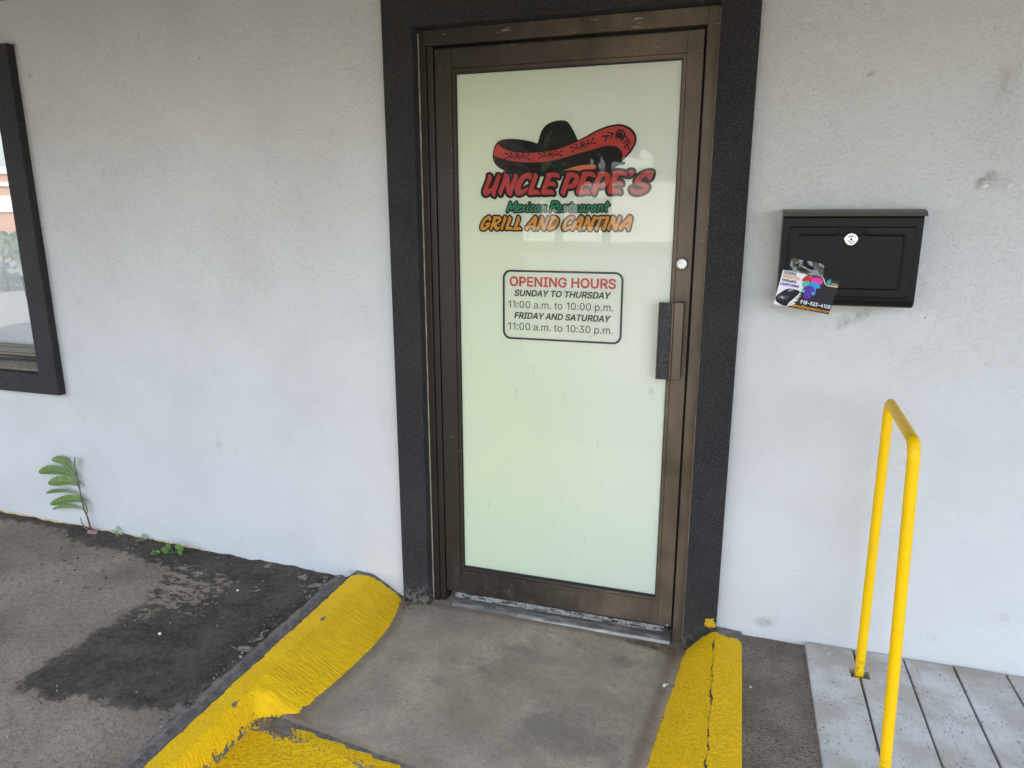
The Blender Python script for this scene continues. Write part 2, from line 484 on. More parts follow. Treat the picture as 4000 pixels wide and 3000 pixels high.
BAND=[-2292,17875,-2163,17755,-1958,17657,-1652,17584,-1246,17545,-894,17547,-521,17572,-151,17630,213,17733,598,17867,930,18002,1281,18168,1630,18276,1908,18317,2117,18291,2328,18186,2471,18039,2523,17885,2484,17711,2353,17516,2153,17267,2130,17252,2125,17278,2136,17411,2073,17546,1930,17661,1718,17707,1483,17685,1107,17595,582,17474,98,17350,-393,17259,-842,17223,-1270,17233,-1703,17278,-2088,17369,-2346,17457,-2444,17530,-2396,17715]
EMB=[[12,-1636,17325,-1668,17420,-1649,17502,-1572,17540,-1497,17494,-1485,17409,-1529,17319],[38,-1575,17442,-1573,17438],[10,-1711,17369,-1748,17464],[11,-1724,17423,-1843,17453,-1994,17541],[10,-1748,17452,-1788,17543],[10,-1831,17448,-2000,17387],[22,-1981,17538,-1996,17546],[22,-1987,17396,-2003,17387],[22,-1786,17538,-1793,17548],[10,-1793,17436,-1828,17378],[10,-1446,17354,-1402,17444],[11,-1429,17406,-1309,17423,-1155,17492],[10,-1402,17433,-1356,17518],[10,-1322,17419,-1160,17340],[22,-1168,17491,-1152,17497],[22,-1172,17350,-1157,17340],[22,-1359,17513,-1351,17522],[10,-1360,17412,-1329,17350],[12,-410,17342,-456,17431,-452,17514,-383,17560,-304,17525,-279,17444,-307,17350],[38,-371,17465,-368,17460],[10,-489,17376,-540,17464],[11,-510,17427,-629,17442,-788,17509],[10,-538,17453,-591,17537],[10,-616,17438,-769,17358],[22,-775,17508,-791,17513],[22,-758,17368,-771,17357],[22,-588,17532,-597,17541],[10,-578,17432,-603,17370],[10,-233,17394,-206,17488],[11,-225,17448,-113,17479,23,17566],[10,-204,17477,-174,17566],[10,-125,17473,42,17416],[22,11,17563,25,17571],[22,29,17425,45,17417],[22,-176,17561,-169,17571],[10,-160,17461,-121,17405],[13,759,17611,690,17690,671,17775,725,17838,812,17819,859,17743,858,17642],[40,764,17744,768,17740],[10,673,17627,599,17705],[12,638,17674,518,17662,344,17694],[10,604,17693,529,17766],[10,532,17661,405,17545],[24,357,17695,340,17697],[24,413,17558,402,17544],[24,533,17762,522,17769],[10,571,17663,564,17595],[10,918,17704,919,17805],[12,911,17759,1011,17816,1120,17935],[10,923,17794,928,17891],[10,1001,17808,1180,17789],[24,1109,17930,1120,17941],[24,1165,17794,1182,17789],[24,928,17886,931,17897],[10,970,17788,1024,17740],[20,1902,17926,1897,18069,1959,18155,2051,18180,2157,18126,2183,18038,2130,17919,2063,17844],[76,2029,18021,2034,18014],[17,1823,18072,1705,18109,1611,18123],[17,1752,18096,1722,17932],[17,1661,18022,1427,18008],[17,1591,18014,1537,17861],[17,2220,17982,2317,17847,2379,17736],[17,2293,17870,2158,17764],[17,2274,17761,2176,17609],[17,2287,17738,2328,17561]]
STEM=[-23229,675,-23266,1180,-23389,1629,-23436,2211,-23491,2747,-23594,3149,-23643,3433]
LEAVES=[[22,-23651,3391,-23591,3850,-23437,4275],[40,-23692,3304,-24028,3679,-24328,3976,-24923,3955],[52,-23540,3031,-23892,3322,-24538,3416,-25217,3382,-25883,3190],[52,-23496,2580,-23675,2850,-24160,2980,-24689,2898,-25211,2753],[24,-23428,2254,-23873,2325,-24475,2399,-25059,2328,-25592,2149],[42,-23261,1350,-23270,1728,-23571,2026,-24131,2041,-24844,1824,-25357,1610],[18,-23408,1521,-23807,1575,-24425,1571,-25015,1483,-25476,1273]]
FLY={"blk":[679,-5,605,65,567,213,667,279,595,407,712,528,692,648,578,729,764,707,565,879,528,946,481,1030,446,1052,1660,1060,1660,0],"red":[628,145,698,61,773,39,855,44,877,96,849,158,806,195,626,230],"pink":[871,97,961,38,1096,40,1180,94,1202,188,1151,219,1048,190,873,196],"teal":[644,269,701,208,833,196,861,269,820,334,750,376,783,535,710,543,695,373,653,345],"blue":[843,230,914,195,1048,190,1151,241,1169,344,1075,370,1090,554,983,561,841,316],"purple":[729,395,818,327,937,318,1034,392,1057,488,982,489,989,698,797,700,782,485,729,467],"line":[1109,-5,1170,-3,1222,57,1287,157,1361,199,1655,191,1660,226,1359,235,1270,189,1205,89,1166,26,1115,15],"logo":[1319,66,1361,72,1362,30,1408,28,1423,117,1410,183,1355,179,1317,137],"orb":[1452,146,1653,142,1656,173,1435,178],"tbar":[1446,105,1612,101,1619,121,1448,133],"carb":[2,830,98,693,205,578,324,511,472,503,631,530,641,614,537,782,428,937,387,1042,247,1040,59,966],"carglass":[160,666,279,650,445,552,479,574,431,700,330,735,218,728],"carhood":[26,840,96,738,252,750,411,726,361,846,246,884,67,890],"carroof":[294,553,378,507,489,514,447,559,309,608],"star":[92,826,167,797,182,750,215,794,304,791,229,821,227,866,183,830]}
FLYT={"SIGNS":[43,110,420,101,24,37],"WEBSITES":[38,217,546,210,33,147],"WRAPS":[41,330,470,324,36,260],"UNIFORMS":[32,446,586,445,26,375],"PH":[747,887,1661,888,741,792],"URL":[466,1026,1653,1016,463,937]}
GLYPHS={"O":[1048,[525,-13,403,2,296,49,206,125,137,227,94,352,79,499,94,647,137,773,206,875,296,951,403,998,525,1013,647,998,754,951,844,875,912,773,955,647,969,499,955,352,912,227,844,125,754,49,647,2],[525,104,610,115,687,149,752,205,803,283,835,382,846,499,835,618,803,717,752,795,687,851,610,885,525,896,439,885,362,850,297,794,246,716,214,618,203,499,214,382,246,284,297,206,362,150,439,115]],"P":[874,[118,0,118,1000,462,1000,568,990,653,958,719,909,766,845,794,769,803,683,794,598,766,522,719,457,653,407,568,376,462,365,215,365,215,477,457,477,528,483,584,503,626,535,655,577,672,627,677,683,672,740,655,789,626,831,584,862,527,882,456,889,245,889,245,0]],"E":[823,[118,0,118,1000,732,1000,732,888,245,888,245,562,699,562,699,450,245,450,245,112,738,112,738,0]],"N":[1029,[118,0,118,1000,268,1000,674,359,692,331,713,296,736,255,762,210,788,160,813,108,796,105,791,160,788,213,786,263,785,309,784,350,784,383,784,1000,911,1000,911,0,760,0,397,570,373,609,349,650,322,696,291,749,255,812,211,889,234,892,237,820,240,754,243,695,244,645,245,603,246,572,246,0]],"I":[591,[61,0,61,112,232,112,232,888,61,888,61,1000,530,1000,530,888,359,888,359,112,530,112,530,0]],"G":[1023,[528,-13,403,2,294,49,204,125,136,227,93,353,79,499,93,647,136,773,203,875,293,951,400,998,521,1013,597,1008,669,990,735,961,793,922,842,874,883,818,913,755,932,685,802,685,784,732,761,773,733,809,700,839,662,864,620,882,573,892,521,896,436,884,360,850,295,793,246,715,214,617,203,499,214,382,246,285,296,207,362,150,440,116,528,104,608,113,678,140,735,183,779,242,806,314,815,398,854,391,556,391,556,503,940,503,940,393,926,278,886,179,823,97,740,37,641,-1]],"H":[1016,[118,0,118,1000,245,1000,245,568,771,568,771,1000,898,1000,898,0,771,0,771,456,245,456,245,0]],"U":[1017,[509,-16,398,-5,303,30,225,85,166,157,130,243,118,340,118,1000,244,1000,244,350,252,282,277,222,315,172,368,134,433,109,509,101,585,109,650,134,702,172,740,222,764,282,772,350,772,1000,899,1000,899,340,887,243,850,157,792,85,714,30,619,-5]],"R":[883,[118,0,118,1000,464,1000,569,990,655,960,721,913,767,851,795,777,805,692,795,607,767,534,721,473,654,427,569,398,464,389,189,389,189,501,459,501,530,507,585,524,627,553,656,591,673,637,679,692,673,748,656,796,627,835,585,864,529,882,458,889,245,889,245,0],[694,0,452,450,595,450,841,0]],"S":[878,[440,-17,338,-9,251,18,179,61,126,118,90,188,75,268,205,268,217,216,243,172,280,139,327,115,381,101,440,97,504,102,562,118,610,145,648,181,671,224,679,274,673,317,653,352,622,379,582,402,534,421,481,437,361,470,251,512,169,568,119,641,102,732,113,811,147,880,201,936,270,979,353,1005,446,1013,540,1005,621,978,689,936,741,882,775,817,788,743,663,743,642,810,594,860,526,891,442,901,382,896,329,880,285,855,253,822,233,783,226,738,234,692,257,656,292,627,333,606,376,589,417,577,519,549,565,536,612,518,660,496,705,467,744,432,776,388,796,336,803,272,792,195,760,125,707,66,636,21,546,-8]],"D":[987,[430,0,189,0,189,112,422,112,534,124,625,159,695,216,745,293,775,389,785,502,775,614,745,709,696,785,628,842,541,876,434,888,183,888,183,1000,443,1000,579,985,693,940,785,868,852,769,894,646,907,502,893,357,852,233,783,134,689,60,571,15],[245,1000,245,0,118,0,118,1000]],"A":[943,[32,0,396,1000,543,1000,910,0,777,0,564,595,543,656,519,732,491,825,456,940,482,940,448,823,418,729,394,654,374,595,167,0],[216,279,216,391,727,391,727,279]],"Y":[928,[400,0,400,409,32,1000,179,1000,378,677,409,625,437,574,463,519,491,453,440,453,467,520,494,576,521,626,551,677,749,1000,895,1000,527,409,527,0]],"T":[882,[62,888,62,1000,819,1000,819,888,505,888,505,0,379,0,379,888]],"F":[806,[118,0,118,1000,726,1000,726,888,245,888,245,547,681,547,681,435,245,435,245,0]],"W":[1349,[305,0,32,1000,162,1000,321,385,333,336,345,286,356,235,367,184,378,132,387,78,372,78,382,132,393,184,404,235,415,286,428,336,440,385,602,1000,746,1000,907,385,920,336,933,286,944,235,956,184,967,132,977,78,960,78,970,132,981,184,992,235,1003,286,1015,336,1028,385,1186,1000,1316,1000,1042,0,895,0,723,635,706,700,691,769,675,847,660,934,687,934,673,851,658,776,643,705,625,635,453,0]],"B":[897,[118,0,118,1000,474,1000,569,991,646,964,706,923,749,869,774,805,783,735,777,677,760,629,734,591,700,562,661,540,619,524,619,515,667,506,714,483,756,447,791,399,814,340,821,268,813,196,787,131,742,77,677,35,592,9,485,0],[245,112,481,112,581,123,648,157,686,207,699,268,692,317,673,361,642,399,601,429,549,447,488,454,245,454],[245,561,468,561,520,566,566,582,605,608,635,642,654,683,660,732,649,793,614,843,556,877,472,888,245,888]],"0":[891,[446,-13,342,2,255,47,186,122,135,223,104,349,94,499,104,649,136,776,187,878,256,952,343,998,446,1013,548,998,635,952,704,878,755,776,786,649,797,499,786,349,755,223,705,122,636,47,549,2],[446,97,513,109,570,145,616,203,649,283,669,382,676,499,669,618,649,717,616,797,570,855,513,891,446,903,377,891,320,855,275,797,242,717,222,618,215,499,222,382,242,283,275,203,320,145,377,109]],"1":[700,[542,1000,542,0,417,0,417,881,411,881,169,703,169,839,390,1000]],"2":[891,[126,0,126,93,460,450,513,506,555,555,587,600,611,642,625,685,630,730,623,780,605,823,575,857,537,883,491,898,440,903,385,897,339,880,301,851,273,813,255,766,250,711,129,711,139,796,169,869,218,930,281,976,357,1004,442,1013,527,1004,601,976,663,932,710,875,739,808,749,732,744,677,729,624,702,569,660,508,602,437,525,353,300,119,300,111,765,111,765,0]],"3":[891,[428,-13,341,-5,261,19,192,59,138,113,102,180,86,259,215,259,226,211,249,171,282,139,325,116,374,103,430,98,488,103,541,119,585,146,618,183,640,229,647,285,641,337,621,386,588,427,540,459,476,480,395,487,308,487,308,588,566,881,566,889,137,889,137,1000,732,1000,732,905,415,547,415,568,518,567,606,542,677,498,729,437,762,365,772,285,761,202,728,130,676,70,607,24,523,-4]],"4":[891,[78,207,78,311,485,1000,611,1000,213,326,213,319,812,319,812,207],[554,0,554,238,554,287,554,624,674,624,674,0]],"5":[891,[435,-13,350,-5,275,22,212,64,163,118,130,183,117,256,240,256,250,213,271,175,302,143,341,118,385,103,435,98,492,105,543,127,585,160,617,205,638,258,644,319,637,380,616,435,583,480,540,515,488,537,428,544,378,540,329,528,285,508,252,483,132,497,189,1000,720,1000,720,889,296,889,263,593,268,593,305,619,349,639,399,651,451,656,517,649,578,631,632,601,678,561,716,511,745,454,763,390,768,321,758,229,725,149,674,81,607,30,526,-3]],"6":[891,[445,-13,357,-3,280,29,215,79,166,146,135,227,125,318,133,392,157,470,201,560,270,669,496,1000,633,1000,297,513,286,513,302,541,324,565,352,587,385,603,421,614,462,617,547,608,621,579,681,533,727,471,755,396,764,309,754,221,723,143,674,78,609,28,532,-3],[445,95,500,102,548,123,587,156,618,199,637,251,644,309,637,368,618,419,587,462,548,494,500,515,445,521,390,515,342,495,302,463,271,420,252,370,246,311,252,252,271,200,302,156,342,123,390,102]],"7":[891,[191,0,636,881,636,889,122,889,122,1000,768,1000,768,882,324,0]],"8":[891,[445,-13,350,-4,266,22,198,65,146,121,113,189,102,266,108,327,128,384,158,433,199,474,246,504,300,520,300,525,234,554,182,605,149,672,138,748,148,820,178,884,225,938,287,979,361,1005,445,1013,528,1005,602,979,663,938,710,884,740,820,750,748,739,672,706,605,655,554,591,525,591,520,643,504,690,474,730,433,761,384,781,327,788,266,777,189,744,121,692,65,623,22,540,-4],[445,97,507,102,560,118,603,145,635,180,655,223,662,272,655,325,634,371,600,409,556,438,504,456,445,462,385,456,333,438,289,409,255,371,234,325,227,272,233,223,253,180,285,145,329,118,382,102],[445,569,495,574,539,590,576,616,604,650,622,691,628,738,622,785,605,826,577,859,541,884,496,899,445,904,393,899,349,884,312,859,284,826,267,785,261,738,267,691,284,650,312,616,349,590,394,574]],"9":[891,[444,1013,532,1003,610,971,674,921,723,854,754,773,764,682,756,608,733,530,688,440,619,331,394,0,256,0,593,487,604,487,588,459,565,435,537,413,505,397,468,386,428,383,343,392,269,421,209,467,163,529,134,604,125,691,135,780,166,858,216,922,280,972,357,1003],[444,905,390,898,342,877,302,844,272,801,253,749,246,691,253,632,272,581,302,538,342,506,390,485,444,479,499,485,548,505,588,537,618,580,637,631,644,689,637,748,618,800,588,844,548,877,500,898]],":":[369,[187,-9,153,-2,124,17,104,46,97,81,104,115,124,144,153,164,187,170,222,164,251,144,271,115,277,81,271,46,251,17,222,-2],[187,532,153,539,124,558,104,587,97,621,104,656,124,685,153,705,187,711,222,705,251,685,271,656,277,621,271,587,251,558,222,539]],".":[369,[187,-9,153,-2,124,17,104,46,97,81,104,115,124,144,153,164,187,170,222,164,251,144,271,115,277,81,271,46,251,17,222,-2]],"-":[891,[662,481,662,369,224,369,224,481]],"a":[765,[314,-17,247,-10,186,10,134,42,94,88,68,144,60,212,66,270,85,316,114,352,152,380,197,400,246,414,298,424,350,432,411,440,459,446,496,452,521,462,537,477,542,501,542,505,537,547,524,583,502,612,471,633,432,646,385,650,335,646,293,634,259,615,231,591,211,565,197,538,81,572,112,633,154,680,205,715,261,738,321,751,381,756,423,753,470,746,517,731,562,708,602,675,634,630,655,570,662,494,662,0,544,0,544,102,536,102,519,76,495,48,464,23,423,2,374,-12],[335,89,397,96,448,115,488,145,518,183,536,226,542,271,542,373,530,365,510,358,484,351,455,346,424,341,394,337,367,333,345,330,303,323,264,312,230,296,203,274,186,244,181,206,185,171,200,142,224,119,255,103,292,93]],"m":[1199,[103,0,103,746,220,746,221,581,211,581,231,635,260,680,297,715,338,739,384,754,431,759,506,747,565,709,607,652,631,579,614,579,633,631,663,674,702,710,748,737,801,754,858,759,921,752,977,731,1025,695,1063,646,1087,581,1095,501,1095,0,974,0,974,499,963,568,929,615,880,641,823,650,776,644,736,629,703,603,679,570,664,531,659,486,659,0,539,0,539,511,529,567,497,611,450,640,392,650,350,645,310,629,275,604,247,568,229,523,223,468,223,0]],"p":[834,[103,-281,103,746,220,746,220,628,232,628,248,652,270,680,299,708,337,733,387,750,450,756,538,744,615,709,679,652,727,575,757,481,767,371,757,261,727,166,679,89,616,32,539,-4,451,-16,389,-10,339,7,301,33,271,61,249,90,232,115,223,115,223,-281],[433,92,497,101,549,129,591,172,621,229,639,297,645,372,639,447,621,513,591,569,550,612,497,639,433,648,369,640,317,613,276,572,246,517,228,450,221,372,228,294,246,226,276,170,318,128,370,101]],"t":[447,[401,746,401,643,13,643,13,746],[128,926,248,926,248,192,253,150,267,120,294,104,335,98,348,99,364,100,381,103,397,105,419,3,399,-2,377,-5,354,-7,331,-8,245,4,181,42,141,102,128,183]],"o":[816,[407,-16,312,-4,230,32,161,90,110,167,78,261,67,368,78,478,110,572,161,649,230,707,312,744,407,756,504,744,587,707,655,649,706,572,738,478,749,368,738,261,706,167,655,90,587,32,504,-4],[407,91,476,101,531,130,574,174,604,231,622,297,628,368,622,441,604,507,574,565,531,610,476,639,407,648,340,639,285,610,243,565,213,508,195,441,189,368,195,297,213,231,243,174,285,130,340,101]]," ":[369]}
# ------------------------------------------------------------------ materials
def plain(name, col, rough=0.5, metal=0.0, **kw):
    return M(name, col=col, rough=rough, metal=metal, **kw).m

def mat_stucco():
    k = M('white_stucco', rough=0.85, spec=0.25)
    p = k.pos()
    g = k.attr('grime')
    chip = k.attr('chip')
    n1 = k.noise(p, 3.2, 4, 0.6)
    n2 = k.noise(p, 55, 3, 0.6)
    base = k.mix(k.ramp(n1, 0.35, 0.7), (0.655, 0.65, 0.642), (0.62, 0.613, 0.602))
    warm = k.noise(k.scale(p, (1, 1, 0.7), loc=(3, 0, 1)), 1.3, 3)
    base = k.mix(k.ramp(warm, 0.52, 0.75, 0, 0.5), base, (0.63, 0.59, 0.55))
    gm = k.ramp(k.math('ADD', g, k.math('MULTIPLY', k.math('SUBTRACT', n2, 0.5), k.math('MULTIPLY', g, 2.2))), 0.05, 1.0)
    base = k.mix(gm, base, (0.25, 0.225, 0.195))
    spk = k.vor(k.scale(p, (1, 1, 1)), 9.0)
    sp2 = k.math('MULTIPLY', k.ramp(spk, 0.035, 0.015), k.ramp(k.noise(p, 2.3, 2), 0.52, 0.6))
    base = k.mix(k.math('MULTIPLY', sp2, 0.8), base, (0.10, 0.085, 0.07))
    base = k.mix(k.attr('trace'), base, k.mix(k.ramp(n2, 0.4, 0.6), (0.62, 0.42, 0.13), (0.66, 0.6, 0.5)))
    cm = k.ramp(k.math('ADD', chip, k.math('MULTIPLY', k.math('SUBTRACT', n2, 0.5), 0.9)), 0.62, 0.7)
    base = k.mix(cm, base, (0.80, 0.75, 0.66))
    ck = k.noise(k.scale(p, (1, 1, 1.7), rot=(0, 0.3, 0), loc=(1.7, 0, 0.6)), 1.9, 5, 0.62, 0.25)
    hair = k.math('MULTIPLY', k.ramp(k.math('ABSOLUTE', k.math('SUBTRACT', ck, 0.5)), 0.0045, 0.0015), k.ramp(k.noise(p, 1.15, 2), 0.55, 0.62))
    base = k.mix(k.math('MULTIPLY', hair, 0.0), base, (0.3, 0.27, 0.24))
    smear = k.ramp(k.noise(k.scale(p, (9, 1, 3.0), rot=(0, 0.5, 0)), 1.5, 4, 0.65), 0.66, 0.76)
    base = k.mix(k.math('MULTIPLY', smear, 0.07), base, (0.36, 0.32, 0.28))
    pits = k.ramp(k.noise(k.scale(p, (1.0, 1, 1.5), loc=(2, 0, 3)), 70, 3, 0.55, 1.0), 0.37, 0.30)
    base = k.mix(k.math('MULTIPLY', pits, k.ramp(k.sep(p)[2], 0.2, 1.4, 0.06, 0.2)), base, (0.36, 0.335, 0.30))
    k.set('col', base)
    # trowelled knobs: stronger high up, thickly painted and smoother low down
    zz = k.sep(p)[2]
    lvl = k.ramp(zz, 0.2, 1.6, 0.22, 1.0)
    lvl = k.math('MULTIPLY', lvl, k.ramp(k.noise(p, 1.7, 3), 0.3, 0.7, 0.55, 1.35))
    w = k.noise(k.scale(p, (1.0, 1, 1.4)), 105, 2, 0.5, 1.1)
    w2 = k.noise(k.scale(p, (1, 1, 1.2), loc=(5, 1, 2)), 230, 2, 0.5)
    pit = k.ramp(w, 0.28, 0.52)
    h = k.math('MULTIPLY', k.math('ADD', pit, k.math('MULTIPLY', w2, 0.35)), lvl)
    h = k.math('ADD', h, k.math('MULTIPLY', k.noise(p, 14, 2), 0.5))
    k.set('normal', k.bump(h, 0.46, 0.006))
    return k.m

def mat_trim():
    k = M('black_stucco', rough=0.62, spec=0.35)
    p = k.pos()
    w = k.noise(k.scale(p, (1, 1, 1.0)), 190, 3, 0.6, 0.6)
    n = k.noise(p, 6, 3)
    c = k.mix(k.ramp(n, 0.3, 0.75), (0.027, 0.025, 0.027), (0.038, 0.035, 0.0365))
    z = k.sep(p)[2]
    low = k.math('MULTIPLY', k.ramp(z, 0.09, -0.03), k.ramp(k.noise(p, 60, 3), 0.42, 0.6))
    c = k.mix(k.math('MULTIPLY', low, 0.75), c, (0.30, 0.27, 0.22))
    spk = k.ramp(k.vor(p, 26), 0.05, 0.03)
    c = k.mix(k.math('MULTIPLY', spk, k.ramp(k.noise(p, 5, 2), 0.5, 0.62)), c, (0.22, 0.2, 0.17))
    dn = k.t.nodes.new('ShaderNodeVectorMath'); dn.operation = 'DISTANCE'
    k._in(dn.inputs[0], p); dn.inputs[1].default_value = (0.603, -0.06, 0.098)
    dab = k.math('ADD', dn.outputs['Value'], k.math('MULTIPLY', k.math('SUBTRACT', k.noise(p, 70, 3), 0.5), 0.035))
    c = k.mix(k.ramp(dab, 0.022, 0.018), c, (0.84, 0.52, 0.01))
    c = k.mix(k.ramp(k.noise(k.scale(p, (1, 1, 1.2), loc=(1, 2, 3)), 165, 2, 0.5), 0.50, 0.68, 0, 0.75), c, (0.095, 0.091, 0.095))
    k.set('col', c)
    k.set('normal', k.bump(w, 1.0, 0.012))
    return k.m

def mat_bronze(name='bronze_aluminium', a=(0.165, 0.12, 0.082), b=(0.080, 0.058, 0.041), side=(0.032, 0.023, 0.017)):
    k = M(name, rough=0.46, metal=0.35)
    p = k.pos()
    s = k.sep(p)
    st = k.noise(k.scale(p, (7, 7, 2.0)), 1.0, 4, 0.6)
    bl = k.noise(p, 7, 3, 0.6)
    c = k.mix(k.ramp(k.math('ADD', k.math('MULTIPLY', st, 0.6), k.math('MULTIPLY', bl, 0.5)), 0.38, 0.72), b, a)
    # darker towards the hinge side: the angle of light is painted into the colour
    c = k.mix(k.ramp(k.math('ADD', s[0], k.math('MULTIPLY', k.math('SUBTRACT', bl, 0.5), 0.3)), 0.36, -0.34, 0, 0.92), c, side)
    # dust and pale scuffs low down, paint flecks everywhere
    low = k.math('MULTIPLY', k.ramp(s[2], 0.35, 0.0), k.ramp(k.noise(p, 30, 5, 0.7), 0.52, 0.72))
    c = k.mix(k.math('MULTIPLY', low, 0.4), c, (0.2, 0.175, 0.15))
    fl = k.math('MULTIPLY', k.ramp(k.vor(p, 30), 0.06, 0.035), k.ramp(k.noise(p, 9, 2), 0.5, 0.58))
    c = k.mix(fl, c, (0.62, 0.58, 0.5))
    sm = k.ramp(k.noise(k.scale(p, (5, 5, 26), rot=(0, 0.12, 0)), 2.2, 3, 0.6), 0.66, 0.72)
    c = k.mix(k.math('MULTIPLY', sm, k.ramp(s[2], 1.9, 2.1, 0.12, 0.75)), c, (0.34, 0.29, 0.23))
    k.set('col', c)
    k.set('rough', k.ramp(bl, 0.3, 0.7, 0.38, 0.58))
    k.set('normal', k.bump(k.noise(k.scale(p, (30, 30, 30)), 1.0, 2), 0.05, 0.003))
    return k.m

def mat_paving():
    k = M('old_paving', rough=0.9, spec=0.25)
    p = k.pos()
    n1 = k.noise(p, 2.2, 5, 0.6)
    n2 = k.noise(p, 48, 5, 0.7)
    n3 = k.noise(k.scale(p, (1.4, 1, 1)), 130, 3, 0.6)
    c = k.mix(k.ramp(n1, 0.3, 0.7), (0.26, 0.207, 0.153), (0.40, 0.325, 0.245))
    c = k.mix(k.ramp(n2, 0.45, 0.66, 0, 0.6), c, (0.20, 0.165, 0.128))
    c = k.mix(k.ramp(n3, 0.5, 0.66, 0, 0.5), c, (0.13, 0.108, 0.086))
    big = k.noise(k.scale(p, (1, 1.6, 1)), 2.6, 4, 0.6)
    c = k.mix(k.ramp(big, 0.48, 0.72, 0, 0.55), c, (0.15, 0.125, 0.10))
    edge = k.math('ADD', k.math('MULTIPLY', k.math('SUBTRACT', k.noise(p, 20, 5, 0.7), 0.5), 0.17), k.math('MULTIPLY', k.math('SUBTRACT', n3, 0.5), 0.05))
    d = k.math('ADD', k.attr('dark'), edge)
    l = k.math('ADD', k.attr('light'), k.math('ADD', k.math('MULTIPLY', edge, 2.6), -0.0))
    dm = k.math('ADD', k.math('MULTIPLY', k.ramp(d, 0.014, -0.012), 0.62), k.math('MULTIPLY', k.ramp(k.math('ADD', k.attr('dark'), k.math('MULTIPLY', edge, 0.5)), 0.045, -0.04), 0.38))
    lm = k.ramp(l, 0.012, -0.004)
    dm = k.math('MULTIPLY', dm, k.math('SUBTRACT', 1.0, k.math('MULTIPLY', lm, k.ramp(k.noise(k.scale(p, (1, 1.8, 1)), 20, 4, 0.6), 0.44, 0.52))))
    soil = k.mix(k.ramp(k.math('ADD', k.math('MULTIPLY', n2, 0.5), k.math('MULTIPLY', k.noise(p, 9, 4, 0.6), 0.5)), 0.36, 0.62), (0.050, 0.041, 0.033), (0.118, 0.098, 0.078))
    c = k.mix(dm, c, soil)
    # flakes of dried soil
    fk = k.math('MULTIPLY', k.ramp(k.noise(k.scale(p, (1, 1.9, 1)), 42, 3, 0.5, 0.8), 0.66, 0.7), k.ramp(k.noise(p, 3.5, 2), 0.45, 0.6))
    c = k.mix(k.math('MULTIPLY', fk, 0.8), c, (0.05, 0.043, 0.037))
    gr = k.ramp(k.vor(p, 55), 0.11, 0.06)
    c = k.mix(k.math('MULTIPLY', gr, k.ramp(k.noise(p, 14, 2), 0.55, 0.65)), c, (0.42, 0.39, 0.34))
    k.set('col', c)
    h = k.math('ADD', k.math('MULTIPLY', n2, 0.6), k.math('ADD', k.math('MULTIPLY', n3, 0.25), k.math('MULTIPLY', dm, 0.5)))
    h = k.math('ADD', h, k.math('MULTIPLY', fk, 0.45))
    k.set('normal', k.bump(h, 0.9, 0.014))
    return k.m

def mat_slab():
    k = M('entry_concrete', rough=0.82, spec=0.3)
    p = k.pos()
    n1 = k.noise(p, 3.6, 6, 0.66)
    n2 = k.noise(p, 34, 4, 0.6)
    n3 = k.noise(p, 160, 3, 0.6)
    c = k.mix(k.ramp(n1, 0.3, 0.72), (0.30, 0.242, 0.184), (0.50, 0.412, 0.318))
    c = k.mix(k.ramp(n2, 0.45, 0.72, 0, 0.45), c, (0.31, 0.255, 0.197))
    st = k.math('ADD', k.attr('stain'), k.math('MULTIPLY', k.math('SUBTRACT', k.noise(p, 17, 5, 0.7), 0.5), 1.5))
    c = k.mix(k.ramp(st, 0.2, 1.1, 0, 0.75), c, (0.21, 0.178, 0.148))
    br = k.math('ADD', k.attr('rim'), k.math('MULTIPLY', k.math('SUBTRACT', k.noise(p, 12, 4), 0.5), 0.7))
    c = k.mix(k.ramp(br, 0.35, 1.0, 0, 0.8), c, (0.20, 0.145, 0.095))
    sp = k.math('MULTIPLY', k.ramp(k.vor(p, 16), 0.055, 0.03), k.ramp(k.noise(p, 5, 2), 0.5, 0.58))
    c = k.mix(k.math('MULTIPLY', sp, 0.85), c, (0.045, 0.038, 0.035))
    c = k.mix(k.ramp(n3, 0.52, 0.68, 0, 0.5), c, (0.20, 0.167, 0.132))
    vein = k.ramp(k.math('ABSOLUTE', k.math('SUBTRACT', k.noise(k.scale(p, (1, 1.3, 1), loc=(2.2, 0.4, 0)), 3.4, 4, 0.6, 0.5), 0.5)), 0.012, 0.003)
    c = k.mix(k.math('MULTIPLY', k.math('MULTIPLY', vein, 0.4), k.ramp(k.noise(p, 4, 2), 0.55, 0.65)), c, (0.10, 0.082, 0.062))
    k.set('col', c)
    k.set('normal', k.bump(k.math('ADD', k.math('MULTIPLY', n3, 0.5), n2), 0.5, 0.008))
    k.set('rough', k.ramp(n1, 0.3, 0.7, 0.7, 0.9))
    return k.m

